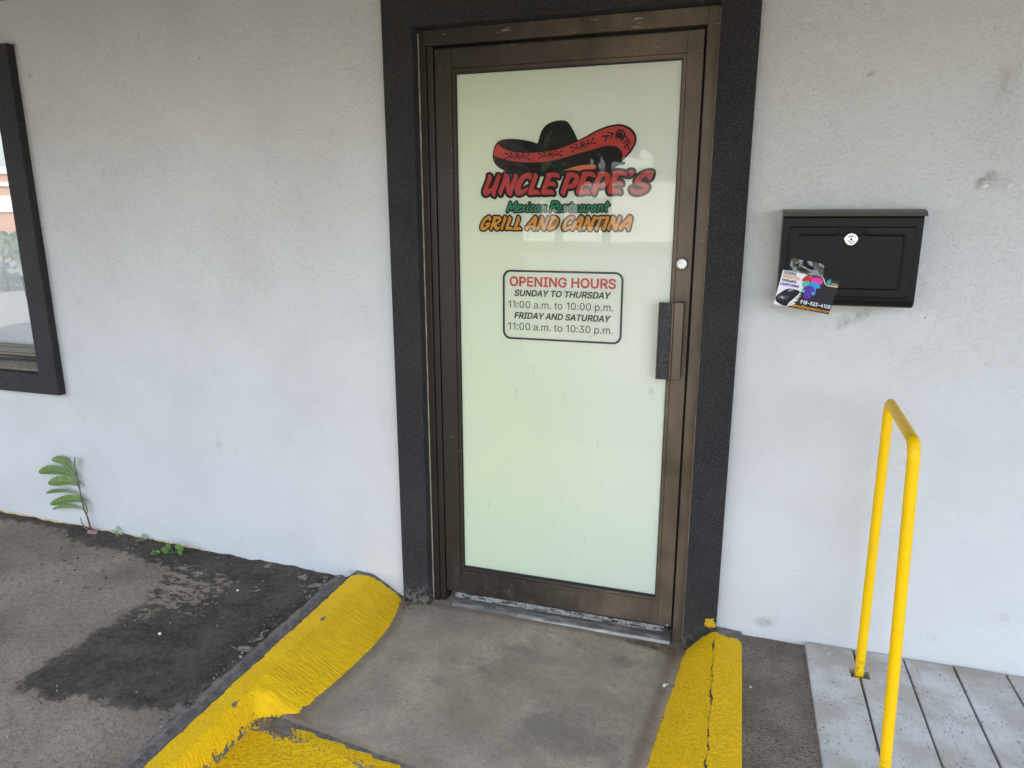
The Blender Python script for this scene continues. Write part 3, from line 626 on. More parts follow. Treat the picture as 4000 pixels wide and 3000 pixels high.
def mat_kerb(name, brush=(9, 190, 24), rotz=0.0):
    """Concrete with a thick brushed coat of yellow paint; the attributes say where the paint, the bare groove and the wear are."""
    k = M(name, rough=0.5, spec=0.2)
    p = k.pos()
    n2 = k.noise(p, 30, 4, 0.62)
    n3 = k.noise(p, 120, 3, 0.6)
    rdg = k.attr('ridge')
    br = k.noise(k.scale(p, brush, rot=(0, 0, rotz)), 1.0, 3, 0.6, 0.4)
    br = k.math('ADD', 0.5, k.math('MULTIPLY', k.math('SUBTRACT', br, 0.5), rdg))
    lump = k.noise(p, 62, 3, 0.6, 0.7)
    pm = k.math('ADD', k.attr('paint'), k.math('ADD', k.math('MULTIPLY', k.math('SUBTRACT', n2, 0.5), 0.034), k.math('MULTIPLY', k.math('SUBTRACT', n3, 0.5), 0.012)))
    paint = k.ramp(pm, -0.0015, 0.0015)
    wear = k.math('ADD', k.attr('wear'), k.math('ADD', k.math('MULTIPLY', k.math('SUBTRACT', n2, 0.5), 1.0), k.math('MULTIPLY', k.math('SUBTRACT', n3, 0.5), 0.9)))
    hole = k.ramp(wear, 0.78, 0.86)
    y = k.mix(k.ramp(br, 0.36, 0.56), (0.87, 0.49, 0.005), (0.99, 0.60, 0.006))
    dirt = k.ramp(k.math('ADD', k.math('MULTIPLY', k.noise(p, 7, 4, 0.6), 0.75), k.math('MULTIPLY', lump, 0.3)), 0.54, 0.78, 0, 0.2)
    y = k.mix(dirt, y, (0.36, 0.225, 0.045))
    grit = k.math('MULTIPLY', k.ramp(n3, 0.56, 0.70), k.ramp(k.noise(p, 9, 3), 0.35, 0.6))
    y = k.mix(k.math('MULTIPLY', grit, k.ramp(k.attr('wear'), 0.0, 0.6, 0.12, 0.8)), y, (0.13, 0.09, 0.035))
    conc = k.mix(k.ramp(n2, 0.35, 0.7), (0.15, 0.135, 0.122), (0.27, 0.245, 0.215))
    conc = k.mix(k.attr('dark_strip'), conc, k.mix(n2, (0.055, 0.052, 0.055), (0.10, 0.096, 0.098)))
    mask = k.math('MULTIPLY', paint, k.math('SUBTRACT', 1.0, hole))
    c = k.mix(mask, conc, y)
    # the crack wanders along the ridge, opening and closing
    xs_ = k.sep(p)
    xw = k.math('ADD', k.math('SUBTRACT', xs_[0], 0.620), k.math('ADD', k.math('MULTIPLY', k.math('SUBTRACT', k.noise(p, 13, 2), 0.5), 0.020), k.math('MULTIPLY', k.math('SUBTRACT', k.noise(p, 75, 3), 0.5), 0.013)))
    wid = k.math('MULTIPLY', k.ramp(k.noise(k.scale(p, (0.1, 1, 0.1)), 17, 3, 0.6), 0.42, 0.75), 0.0048)
    cr = k.math('MULTIPLY', k.ramp(k.math('SUBTRACT', k.math('ABSOLUTE', xw), wid), 0.0012, -0.0008), k.attr('crack'))
    c = k.mix(cr, c, k.mix(n2, (0.03, 0.025, 0.022), (0.16, 0.14, 0.12)))
    k.set('col', c)
    k.set('rough', k.mix(mask, (0.9, 0.9, 0.9), (0.55, 0.55, 0.55)))
    h = k.math('ADD', k.math('MULTIPLY', br, 1.0), k.math('ADD', k.math('MULTIPLY', lump, 0.75), k.math('MULTIPLY', n3, 0.3)))
    h = k.math('ADD', h, k.math('MULTIPLY', mask, 0.5))
    h = k.math('SUBTRACT', h, k.math('MULTIPLY', cr, 1.2))
    k.set('normal', k.bump(h, 0.85, 0.010))
    return k.m

def mat_aggregate():
    k = M('exposed_aggregate', rough=0.85)
    p = k.pos()
    v = k.vor(p, 130, 'F1', 'Distance')
    n = k.noise(p, 6, 4, 0.6)
    n2 = k.noise(p, 150, 3, 0.6)
    c = k.mix(k.ramp(n, 0.3, 0.7), (0.19, 0.145, 0.105), (0.33, 0.27, 0.212))
    c = k.mix(k.ramp(n2, 0.45, 0.7, 0, 0.75), c, (0.045, 0.038, 0.034))
    c = k.mix(k.math('MULTIPLY', k.ramp(k.noise(p, 260, 2), 0.62, 0.7), 0.5), c, (0.36, 0.31, 0.25))
    c = k.mix(k.math('MULTIPLY', k.ramp(k.noise(p, 90, 2), 0.68, 0.74), 0.5), c, (0.28, 0.13, 0.05))
    k.set('col', c)
    k.set('normal', k.bump(k.math('ADD', v, n2), 0.8, 0.008))
    return k.m

def mat_plank():
    k = M('grey_painted_plank', rough=0.62, spec=0.35)
    p = k.pos()
    g = k.noise(k.scale(p, (90, 3.2, 30)), 1.0, 4, 0.6)
    n = k.noise(p, 5, 4, 0.6)
    n2 = k.noise(k.scale(p, (1.6, 1, 1)), 70, 3, 0.6)
    c = k.mix(k.ramp(n, 0.33, 0.68), (0.58, 0.57, 0.55), (0.68, 0.675, 0.665))
    c = k.mix(k.math('MULTIPLY', k.ramp(n, 0.60, 0.38), 0.55), c, (0.42, 0.385, 0.335))
    c = k.mix(k.ramp(g, 0.56, 0.74, 0, 0.4), c, (0.33, 0.30, 0.27))
    c = k.mix(k.math('MULTIPLY', k.ramp(n2, 0.58, 0.68), k.ramp(k.noise(p, 11, 3), 0.38, 0.58)), c, (0.20, 0.182, 0.155))
    sp = k.math('MULTIPLY', k.ramp(k.vor(p, 22), 0.10, 0.06), k.ramp(k.noise(p, 8, 2), 0.53, 0.6))
    c = k.mix(k.math('MULTIPLY', sp, 0.6), c, (0.13, 0.115, 0.10))
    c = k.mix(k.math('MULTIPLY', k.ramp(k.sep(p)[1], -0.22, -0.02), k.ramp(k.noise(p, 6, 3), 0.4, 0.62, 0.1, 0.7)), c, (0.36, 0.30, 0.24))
    k.set('col', c)
    k.set('normal', k.bump(k.math('ADD', k.math('MULTIPLY', g, 0.7), k.math('MULTIPLY', n2, 0.4)), 0.3, 0.005))
    return k.m

def mat_film():
    """Perforated window film: white dots on a fine mesh, with a greenish tint."""
    k = M('perforated_film', rough=0.8, spec=0.2)
    p = k.pos()
    s = k.sep(p)
    n = k.noise(k.scale(p, (1.4, 1, 0.9)), 2.0, 2, 0.5)
    a = k.math('ADD', k.math('MULTIPLY', n, 0.5), k.ramp(s[0], -0.38, 0.4, 0.0, 0.45))
    c = k.mix(k.ramp(a, 0.25, 0.75), (0.83, 0.865, 0.66), (0.87, 0.875, 0.76))
    c = k.mix(k.ramp(s[2], 0.9, 0.15, 0, 0.6), c, (0.80, 0.905, 0.76))
    rows = k.math('SINE', k.math('ADD', k.math('MULTIPLY', s[2], 2 * math.pi / 0.0062), k.math('MULTIPLY', k.math('SINE', k.math('MULTIPLY', s[0], 2 * math.pi / 0.0074)), 0.9)))
    sl = k.math('SINE', k.math('MULTIPLY', k.math('ADD', s[2], k.math('MULTIPLY', s[0], -0.42)), 2 * math.pi / 0.031))
    c = k.mix(k.ramp(rows, -1, 1, 0.0, 0.22), c, (0.62, 0.64, 0.56))
    lo = k.math('MULTIPLY', k.ramp(s[2], 1.5, 0.6, 0.15, 1.0), k.ramp(k.math('ADD', s[0], k.math('MULTIPLY', n, 0.3)), 0.45, -0.3, 0.25, 1.0))
    c = k.mix(k.math('MULTIPLY', k.ramp(k.math('MULTIPLY', sl, rows), 0.1, 1.0, 0.0, 0.42), lo), c, (0.74, 0.83, 0.28))
    wv = k.math('ADD', k.math('ADD', s[2], k.math('MULTIPLY', s[0], -0.5)), k.math('MULTIPLY', k.noise(p, 3.0, 1), 0.07))
    m1 = k.math('SINE', k.math('MULTIPLY', wv, 2 * math.pi / 0.0135))
    m2 = k.math('SINE', k.math('MULTIPLY', k.math('ADD', s[0], k.math('MULTIPLY', s[2], 0.15)), 2 * math.pi / 0.0091))
    c = k.mix(k.math('MULTIPLY', k.ramp(k.math('MULTIPLY', m1, k.math('ADD', 0.7, k.math('MULTIPLY', m2, 0.3))), -0.2, 1.0, 0.0, 0.34), lo), c, (0.66, 0.76, 0.42))
    c = k.mix(k.math('MULTIPLY', k.ramp(m1, -0.3, -1.0, 0.0, 0.20), lo), c, (0.74, 0.82, 0.92))
    sc = k.ramp(k.noise(k.scale(p, (26, 1, 5), rot=(0, 0.5, 0)), 1.6, 3, 0.6, 0.6), 0.66, 0.74)
    c = k.mix(k.math('MULTIPLY', sc, 0.22), c, (0.3, 0.31, 0.28))
    k.set('col', c)
    return k.m

def mat_print(name, col):
    """Ink printed on the perforated film."""
    k = M(name, rough=0.75, spec=0.2)
    s = k.sep(k.pos())
    rows = k.math('SINE', k.math('ADD', k.math('MULTIPLY', s[2], 2 * math.pi / 0.0062), k.math('MULTIPLY', k.math('SINE', k.math('MULTIPLY', s[0], 2 * math.pi / 0.0074)), 0.9)))
    k.set('col', k.mix(k.ramp(rows, -1, 1, 0.0, 0.16), col, tuple(q * 0.35 for q in col)))
    return k.m

def mat_pane(name='window_glass', strength=2.0, tint=(1, 1, 1), rough=0.0, bumpy=0.0):
    """One clear pane as a surface: what is behind shows through, and a Fresnel share mirrors the street."""
    k = M(name)
    t = k.t
    t.nodes.remove(k.b)
    out = t.nodes['Material Output']
    tr = t.nodes.new('ShaderNodeBsdfTransparent')
    tr.inputs[0].default_value = (*tint, 1)
    gl = t.nodes.new('ShaderNodeBsdfAnisotropic')
    gl.inputs['Roughness'].default_value = rough
    fr = t.nodes.new('ShaderNodeFresnel')
    fr.inputs['IOR'].default_value = 1.5
    mx = t.nodes.new('ShaderNodeMixShader')
    t.links.new(k.math('MULTIPLY', fr.outputs[0], strength, clamp=True), mx.inputs[0])
    t.links.new(tr.outputs[0], mx.inputs[1])
    t.links.new(gl.outputs[0], mx.inputs[2])
    if bumpy:
        b = k.bump(k.noise(k.pos(), 40, 2), bumpy, 0.01)
        t.links.new(b, gl.inputs['Normal'])
        t.links.new(b, fr.inputs['Normal'])
    t.links.new(mx.outputs[0], out.inputs[0])
    return k.m

def mat_rail():
    k = M('yellow_enamel', rough=0.42, spec=0.22)
    p = k.pos()
    n = k.noise(p, 40, 3)
    k.set('col', k.mix(k.ramp(n, 0.3, 0.7), (0.94, 0.54, 0.002), (0.96, 0.58, 0.003)))
    z = k.sep(p)[2]
    low = k.math('MULTIPLY', k.ramp(z, 0.16, 0.07), k.ramp(k.noise(p, 90, 4, 0.65), 0.42, 0.62))
    chips = k.math('MULTIPLY', k.ramp(k.noise(p, 85, 3, 0.6), 0.70, 0.73), k.ramp(k.noise(p, 6, 2), 0.5, 0.6))
    dust = k.ramp(k.noise(k.scale(p, (1, 1, 0.25)), 22, 4, 0.6), 0.55, 0.8, 0, 0.35)
    n0 = k.b.inputs['Base Color'].links[0].from_socket
    k.set('col', k.mix(chips, k.mix(k.math('MULTIPLY', low, 0.7), k.mix(dust, n0, (0.55, 0.34, 0.05)), (0.20, 0.14, 0.06)), (0.16, 0.08, 0.03)))
    k.set('normal', k.bump(k.noise(p, 110, 2), 0.3, 0.003))
    return k.m

def mat_box():
    k = M('black_powder_coat', rough=0.34, spec=0.13)
    p = k.pos()
    k.set('col', k.mix(k.noise(p, 20, 3), (0.007, 0.0066, 0.0075), (0.010, 0.0095, 0.0105)))
    k.set('normal', k.bump(k.noise(p, 900, 2), 0.05, 0.001))
    return k.m

def mat_leaf(name, a, b):
    k = M(name, rough=0.5, spec=0.2)
    p = k.pos()
    k.set('col', k.mix(k.ramp(k.noise(p, 60, 3), 0.35, 0.65), a, b))
    k.b.inputs['Subsurface Weight'].default_value = 0.0
    return k.m

def mat_grip():
    k = M('worn_grip_tape', rough=0.42, spec=0.5)
    p = k.pos()
    w = k.noise(k.scale(p, (1, 1, 0.8)), 70, 4, 0.6, 0.5)
    k.set('col', k.mix(k.ramp(w, 0.35, 0.7), (0.016, 0.014, 0.016), (0.04, 0.036, 0.038)))
    k.set('normal', k.bump(w, 0.8, 0.01))
    return k.m

def mat_peeling():
    k = M('peeling_metal', rough=0.5, metal=0.3)
    p = k.pos()
    n = k.noise(k.scale(p, (22, 30, 90)), 1.0, 5, 0.68)
    c = k.mix(k.ramp(n, 0.40, 0.48), (0.032, 0.031, 0.034), k.mix(k.ramp(k.noise(p, 90, 3), 0.4, 0.6), (0.40, 0.40, 0.39), (0.20, 0.185, 0.16)))
    k.set('col', c)
    k.set('normal', k.bump(n, 0.5, 0.004))
    return k.m

def mat_alu():
    k = M('dirty_aluminium', rough=0.5, metal=0.15)
    p = k.pos()
    n = k.noise(k.scale(p, (14, 50, 50)), 1.0, 4, 0.65)
    s = k.sep(p)
    top = k.ramp(s[1], -0.036, -0.032)
    c = k.mix(k.ramp(n, 0.35, 0.65), (0.60, 0.58, 0.54), (0.42, 0.395, 0.36))
    c = k.mix(k.math('MULTIPLY', top, k.ramp(n, 0.34, 0.6, 0.6, 0.95)), c, (0.13, 0.112, 0.095))
    k.set('col', c)
    return k.m

STUCCO, TRIM, BRONZE = mat_stucco(), mat_trim(), mat_bronze()
PAVING, SLAB, AGG, PLANK = mat_paving(), mat_slab(), mat_aggregate(), mat_plank()
KERB = mat_kerb('yellow_kerb_paint')
KERB2 = mat_kerb('yellow_kerb_paint_long', brush=(110, 90, 90))
FILM = mat_film()
GLASS = mat_pane(strength=0.95)
RAIL, BOXM, GRIP = mat_rail(), mat_box(), mat_grip()
PEEL, ALU = mat_peeling(), mat_alu()
CHROME = plain('chrome', (0.82, 0.82, 0.83), 0.16, 1.0)
BRUSHED = plain('brushed_metal', (0.75, 0.74, 0.73), 0.3, 0.9)
DARK = plain('dark_void', (0.006, 0.006, 0.006), 0.9)
RUBBER = plain('black_rubber', (0.012, 0.012, 0.013), 0.6)

# ------------------------------------------------------------------ the ground
YW, YT = -0.025, -0.06          # wall face, trim face

def gz(x, y):
    return -0.0085 - 0.0205 * x + 0.008 * y

def nz3(x, y, s, seed=0.0):
    return np.array([[mnoise.noise(Vector((a * s, b * s, seed))) for a, b in zip(ra, rb)] for ra, rb in zip(x, y)])

ground = mesh('ground', [(-400, -400, -0.13), (400, -400, -0.13), (400, 60, -0.13), (-400, 60, -0.13)], [(0, 1, 2, 3)],
              (lambda k: (k.set('col', k.mix(k.ramp(k.noise(k.pos(), 0.6, 4), 0.35, 0.65), (0.16, 0.147, 0.132), (0.20, 0.185, 0.165))), k.m)[1])(M('lot_concrete', rough=0.9)))
tag(ground, kind='structure')

def sheet(name, pts, z, m):
    o = mesh(name, [(p[0], p[1], z) for p in pts], [tuple(range(len(pts)))], m)
    tag(o, kind='structure')
    return o

ASPH = (lambda k: (k.set('col', k.mix(k.noise(k.pos(), 0.8, 4), (0.14, 0.138, 0.135), (0.20, 0.197, 0.19))), k.m)[1])(M('road_asphalt', rough=0.9))
GRASS = (lambda k: (k.set('col', k.mix(k.ramp(k.noise(k.pos(), 2.5, 5), 0.35, 0.65), (0.075, 0.12, 0.03), (0.13, 0.165, 0.05))), k.m)[1])(M('verge_grass', rough=0.9))
sheet('verge', [(-300, -13.0), (300, -13.0), (300, -11.2), (-300, -11.2)], -0.126, GRASS)
sheet('road', [(-300, -28.5), (300, -28.5), (300, -13.2), (-300, -13.2)], -0.122, ASPH)
sheet('road_marking', [(-300, -20.2), (300, -20.2), (300, -19.7), (-300, -19.7)], -0.118, plain('yellow_road_line', (0.62, 0.40, 0.05), 0.8))
sheet('far_verge', [(-300, -46), (300, -46), (300, -28.7), (-300, -28.7)], -0.122, GRASS)

# old paving left of the door
_xs = np.concatenate([np.linspace(-9, -3.3, 20), np.arange(-3.25, -0.955, 0.0125)])
_ys = np.concatenate([np.arange(0.0, -1.75, -0.0125), np.linspace(-1.8, -4.9, 20)])
X, Y = np.meshgrid(_xs, _ys, indexing='ij')
DARKP = np.array([(-9, 0.03), (-9, -0.08), (-3.6, -0.085), (-3.02, -0.08), (-2.60, -0.075), (-2.44, -0.085), (-2.34, -0.144), (-2.196, -0.164), (-1.969, -0.16), (-1.825, -0.213), (-1.656, -0.296), (-1.579, -0.464), (-1.582, -0.589), (-1.591, -0.684), (-1.591, -0.781), (-1.602, -0.856), (-1.588, -0.947), (-1.586, -1.001), (-1.461, -1.021), (-1.345, -0.985), (-1.208, -0.974), (-1.051, -0.949), (-0.996, -0.891), (-0.97, -0.717), (-0.93, -0.482), (-0.9, -0.203), (-0.9, 0.03)])
LIGHTP = np.array([(-2.067, -0.158), (-1.825, -0.19), (-1.721, -0.17), (-1.503, -0.178), (-1.359, -0.221), (-1.338, -0.273), (-1.385, -0.326), (-1.332, -0.437), (-1.441, -0.421), (-1.495, -0.55), (-1.564, -0.56), (-1.567, -0.408), (-1.667, -0.357), (-1.862, -0.302), (-2.043, -0.234)])
dk, lt = sdf(X, Y, DARKP), sdf(X, Y, LIGHTP)
near = ((X > -3.3) & (Y > -1.8))
Z = gz(X, Y) + np.where(near, 0.0035 * nz3(X, Y, 9.0) + 0.0015 * nz3(X, Y, 40.0, 3.0), 0) + np.where(dk < 0, 0.0025, 0)
Z += 0.010 * np.exp(-((Y - YW) / 0.035) ** 2) * (nz3(X, Y, 14.0, 5.0) + 0.25)
Z[0, :] -= 0.2
Z[:, -1] -= 0.2
pav = grid('paving', np.stack([X, Y, Z], -1), PAVING, attrs={'dark': dk, 'light': lt})
tag(pav, kind='structure')

# entry slab between the kerbs
def slab_front(x):
    return -0.834 - 0.12 * (x + 0.6)
_xs = np.arange(-0.9, 0.72, 0.0125)
_t = np.linspace(0, 1, 84)
X = np.repeat(_xs[:, None], len(_t), 1)
Y = 0.18 + _t[None, :] * (slab_front(X) - 0.18)
Z = -0.030 + 0.0018 * nz3(X, Y, 6.0) + 0 * X
ST = [(-0.284, -0.5, .05, .04, .6), (-0.157, -0.383, .07, .05, .6), (0.153, -0.58, .12, .10, .7), (0.24, -0.66, .16, .08, .6), (-0.073, -0.241, .10, .03, .7), (0.299, -0.19, .09, .05, .7), (0.076, -0.277, .10, .03, .55), (-0.463, -0.523, .012, .012, 1.0), (0.106, -0.595, .05, .05, .6), (0.143, -0.138, .05, .05, .6), (-0.05, -0.36, .2, .12, .35), (0.36, -0.5, .1, .3, .45)]
st = sum(a * np.exp(-((X - x) / rx) ** 2 - ((Y - y) / ry) ** 2) for x, y, rx, ry, a in ST)
FOOT = np.array([(-0.655, 0.05), (-0.655, 0.0), (-0.612, -0.137), (-0.588, -0.295), (-0.588, -0.456), (-0.612, -0.608), (-0.644, -0.80)])
footx = lambda y: np.interp(-y, -FOOT[:, 1], FOOT[:, 0])
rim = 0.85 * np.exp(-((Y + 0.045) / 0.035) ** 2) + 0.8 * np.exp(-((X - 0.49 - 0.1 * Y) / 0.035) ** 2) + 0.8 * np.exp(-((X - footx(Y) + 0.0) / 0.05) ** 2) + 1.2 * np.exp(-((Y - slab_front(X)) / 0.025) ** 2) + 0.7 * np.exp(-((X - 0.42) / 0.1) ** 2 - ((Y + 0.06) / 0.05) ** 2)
Z[:, -1] -= 0.05
Y[:, -1] -= 0.002
slab = grid('entry_slab', np.stack([X, Y, Z], -1), SLAB, attrs={'stain': st, 'rim': rim})
tag(slab, kind='structure')

# worn yellow apron in front of the slab
_xs = np.arange(-0.83, 0.62, 0.0125)
_ys = np.arange(-0.74, -2.4, -0.0125)
X, Y = np.meshgrid(_xs, _ys, indexing='ij')
Z = -0.041 + 0.03 * (Y + 0.85) + 0.002 * nz3(X, Y, 8.0, 2.0)
wear = 0.47 + 0.5 * np.exp(-((X + 0.68) / 0.09) ** 2 - ((Y + 0.84) / 0.05) ** 2) + 0.25 * np.exp(-((Y - slab_front(X) + 0.05) / 0.02) ** 2) + 0.12 * nz3(X, Y, 5.0, 9.0)
Z += 0.004 * np.exp(-((Y - slab_front(X) + 0.045) / 0.03) ** 2)
ap = grid('painted_apron', np.stack([X, Y, Z], -1), KERB2, attrs={'paint': np.full(X.shape, 0.05) - 0.06 * (Y > slab_front(X) - 0.012), 'wear': wear, 'crack': 0 * X, 'dark_strip': 0 * X, 'ridge': 1.0 + 0 * X})
tag(ap, kind='structure')

# kerb left of the slab
_xs = np.arange(-1.03, -0.555, 0.0075)
_ys = np.arange(0.02, -2.4, -0.012)
X, Y = np.meshgrid(_xs, _ys, indexing='ij')
wv = 0.006 * nz3(0 * X + 3.0, Y, 7.0)
co_, ci = -0.868 + wv, -0.797 + 1.3 * wv
kf = np.clip((-Y - 0.785 + 0.015 * nz3(X, Y, 16.0, 31.0)) / 0.055, 0, 1)
kf = kf * kf * (3 - 2 * kf)
fx = footx(Y) * (1 - kf) + (-0.762 - 0.02 * np.clip(-Y - 0.9, 0, 2)) * kf
fzz = -0.034 * (1 - kf) + (-0.046 + 0.03 * (Y + 0.85)) * kf
top = 0.0535 + 0.004 * nz3(X, Y, 6.0, 4.0)
g = gz(X, Y)
t = np.clip((X - ci) / (fx - ci), 0, 1.35)
slope = top + (fzz - top) * np.where(t < 1, t ** 1.12, t)
u = np.clip((X + 0.952) / 0.075, -1.0, 1.3)
lip = g + 0.012 * np.exp(-((X + 0.945) / 0.022) ** 2) - 0.012 * (X < -0.985) * (-(X + 0.985)) / 0.03
outer = np.where(X < -0.93, lip, np.maximum(lip, g + 0.006 + (top - g - 0.006) * np.clip((X + 0.925) / (co_ + 0.925), 0, 1) ** 1.5))
Z = np.where(X < co_, outer, np.where(X < ci, top, slope)) + 0.0016 * nz3(X, Y, 38.0, 8.0) + 0.003 * nz3(X, Y, 11.0, 18.0) + 0.010 * nz3(X, Y, 24.0, 28.0) * np.exp(-((X + 0.74) / 0.08) ** 2 - ((Y + 0.80) / 0.12) ** 2)
yellow = np.minimum(np.minimum(X - co_, fx - 0.004 - X), -0.055 - Y + 0.03 * np.clip((X + 0.8) / 0.1, -1, 0) + 0.012)
scr = sum(np.exp(-((X - a) / 0.010) ** 2 - ((Y - b) / 0.02) ** 2) for a, b in ((-0.80, -0.40), (-0.792, -0.52), (-0.80, -0.62), (-0.79, -0.71), (-0.86, -0.55), (-0.80, -0.9)))
wear = 0.10 + 0.75 * scr + 0.55 * np.exp(-((X - fx + 0.055) / 0.022) ** 2) * np.exp(-((Y + 0.72) / 0.13) ** 2) + 0.30 * np.exp(-((X - ci) / 0.008) ** 2) * (np.sin(Y * 13) > 0.55) + 0.1 * nz3(X, Y, 6.0, 1.0)
dark_strip = np.clip((X + 0.922) / 0.02, 0, 1) * (X < co_ + 0.004) + 0.0  # darker strip on the outer band, next to the yellow edge
kl = grid('yellow_kerb', np.stack([X, Y, Z], -1), KERB, attrs={'paint': yellow, 'wear': wear, 'crack': 0 * X, 'dark_strip': dark_strip, 'ridge': np.where(X > ci, 1.15, 0.12) * np.where(Y < -0.74, 0.55, 1.0)})
tag(kl, 'yellow painted concrete kerb with brushed ridges, left of the entry slab', 'kerb', 'yellow kerbs beside the entry slab')

# kerb right of the slab
_xs = np.arange(0.36, 0.738, 0.0075)
X, Y = np.meshgrid(_xs, _ys, indexing='ij')
fxr = 0.522 + 0.105 * Y + 0.006 * nz3(0 * X + 1.0, Y, 9.0)
rid = 0.622 + 0.006 * nz3(0 * X + 7.0, Y, 9.0) + 0.004 * nz3(0 * X + 7.0, Y, 34.0)
t = np.clip((X - fxr) / (rid - fxr), -0.6, 1)
Z = np.where(t < 0, -0.034 + t * 0.08, -0.034 + 0.106 * (1 - (1 - t) ** 1.35))
Z = np.where(X > rid, 0.071 - 0.006 * (X - rid) / 0.09, Z)
edge = 0.717 + 0.0025 * nz3(0 * X + 2.0, Y, 20.0)
Z = np.where(X > edge, 0.03, Z) + 0.0012 * nz3(X, Y, 40.0, 6.0)
yellow = np.minimum(np.minimum(X - fxr - 0.004, edge + 0.01 - X), -0.078 - Y)
yellow = np.minimum(yellow, 0.06 - np.hypot(np.maximum(X - 0.665, 0), np.maximum(Y + 0.135, 0)) + 0.0)
yellow = np.where(X < 0.635, np.minimum(X - fxr - 0.004, -0.064 - Y), yellow)
crack = np.clip((-Y - 0.09) / 0.03, 0, 1)
wear = 0.16 + 0.42 * np.exp(-((X - rid - 0.03) / 0.03) ** 2) * np.clip((-Y - 0.45) / 0.3, 0, 1) + 0.12 * nz3(X, Y, 6.0, 5.0)
kr = grid('yellow_kerb', np.stack([X, Y, Z], -1), KERB2, attrs={'paint': yellow, 'wear': wear, 'crack': crack, 'dark_strip': 0 * X, 'ridge': 0.9 + 0 * X})
tag(kr, 'yellow painted concrete kerb with a dark crack along its ridge, right of the entry slab', 'kerb', 'yellow kerbs beside the entry slab')

# exposed aggregate strip between kerb and deck
_xs = np.arange(0.70, 1.02, 0.0125)
X, Y = np.meshgrid(_xs, _ys, indexing='ij')
strip = grid('concrete_strip', np.stack([X, Y, 0.052 + 0.002 * nz3(X, Y, 12.0) + np.where(X > 0.985, -0.15, 0)], -1), AGG)
tag(strip, kind='structure')
# ------------------------------------------------------------------ building front
bld = thing('building', 'white stucco building front with a soffit overhead', 'building')
GR = [(-2.311, 2.126, .010, .010, 0.9), (-2.135, 2.236, .009, .009, 0.7), (-1.71, 2.228, .008, .008, .7), (0.942, 1.948, .014, .010, .7), (1.289, 1.907, .03, .07, .35),
      (0.975, 1.226, .06, .018, .42), (0.933, 1.198, .014, .02, .4), (1.0, 1.248, .05, .012, .35), (0.955, 1.21, .02, .012, .3), (0.788, 0.117, .035, .022, .55), (0.825, 0.161, .012, .03, .3), (1.51, 0.271, .03, .012, .4), (1.319, 0.159, .02, .01, .6),
      (-1.526, 0.555, .02, .06, .28), (-1.445, 0.526, .014, .05, .25), (-1.477, 0.324, .05, .02, .15), (1.285, 1.645, .03, .03, .5), (1.335, 1.63, .02, .02, .4), (1.262, 1.63, .012, .02, .4), (-1.45, 1.45, .4, .3, .10), (-1.7, 1.1, .5, .12, .08), (-0.95, 1.75, .2, .4, .06), (-1.2, 1.3, .3, .06, .12), (-1.9, 1.55, .25, .1, .09), (0.8, 0.9, .1, .3, .05), (1.2, 1.0, .3, .2, .05)]
CH = [(1.276, 1.622, .013, .008), (1.312, 1.616, .012, .009), (1.342, 1.622, .012, .008), (1.314, 1.958, .010, .007)]
dl = (-0.58, 0.57, 2.22)                    # door opening
wl = (-4.46, -2.43, 0.77, 2.20)             # window opening
xs = np.unique(np.round(np.concatenate([np.linspace(-9, -3.3, 12), np.arange(-3.25, 1.95, 0.016), np.linspace(2.0, 6.0, 9), [dl[0], dl[1], wl[0], wl[1]]]), 4))
zs = np.unique(np.round(np.concatenate([[-0.2], np.arange(-0.04, 2.43, 0.016), np.arange(0.0, 0.08, 0.004), [dl[2], wl[2], wl[3], 2.44]]), 4))
X, Z = np.meshgrid(xs, zs, indexing='ij')
cx, cz = (xs[:-1] + xs[1:]) / 2, (zs[:-1] + zs[1:]) / 2
CX, CZ = np.meshgrid(cx, cz, indexing='ij')
skip = ((CX > dl[0]) & (CX < dl[1]) & (CZ < dl[2])) | ((CX > wl[0]) & (CX < wl[1]) & (CZ > wl[2]) & (CZ < wl[3]))
grime = sum(a * np.exp(-((X - x) / rx) ** 2 - ((Z - z) / rz) ** 2) for x, z, rx, rz, a in GR)
def rect_d(x0, x1, z0, z1):
    return np.hypot(np.maximum(np.maximum(x0 - X, X - x1), 0), np.maximum(np.maximum(z0 - Z, Z - z1), 0))
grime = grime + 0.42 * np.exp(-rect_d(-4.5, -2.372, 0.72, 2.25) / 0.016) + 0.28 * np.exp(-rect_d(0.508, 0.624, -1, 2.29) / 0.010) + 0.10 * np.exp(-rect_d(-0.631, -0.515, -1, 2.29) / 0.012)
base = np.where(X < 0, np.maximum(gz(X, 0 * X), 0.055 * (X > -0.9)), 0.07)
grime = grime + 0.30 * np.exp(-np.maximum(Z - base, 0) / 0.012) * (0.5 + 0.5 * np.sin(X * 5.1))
ydist = Z - gz(X, 0 * X)
trace = np.clip((0.015 - ydist) / 0.005, 0, 1) * np.clip((-1.62 - X) / 0.1, 0, 1)
chip = sum(np.exp(-((X - x) / rx) ** 2 - ((Z - z) / rz) ** 2) for x, z, rx, rz in CH)
near = (X > -3.3) & (X < 2.0)
Yv = YW + 0.0022 * nz3(X, Z, 2.6) * near - 0.0 * X
wall = grid('wall', np.stack([X, Yv, Z], -1), STUCCO, bld, attrs={'grime': grime, 'trace': trace, 'chip': chip}, skip=skip)
inner = plain('interior_grey', (0.25, 0.25, 0.25), 0.9)
bm = bmesh.new()
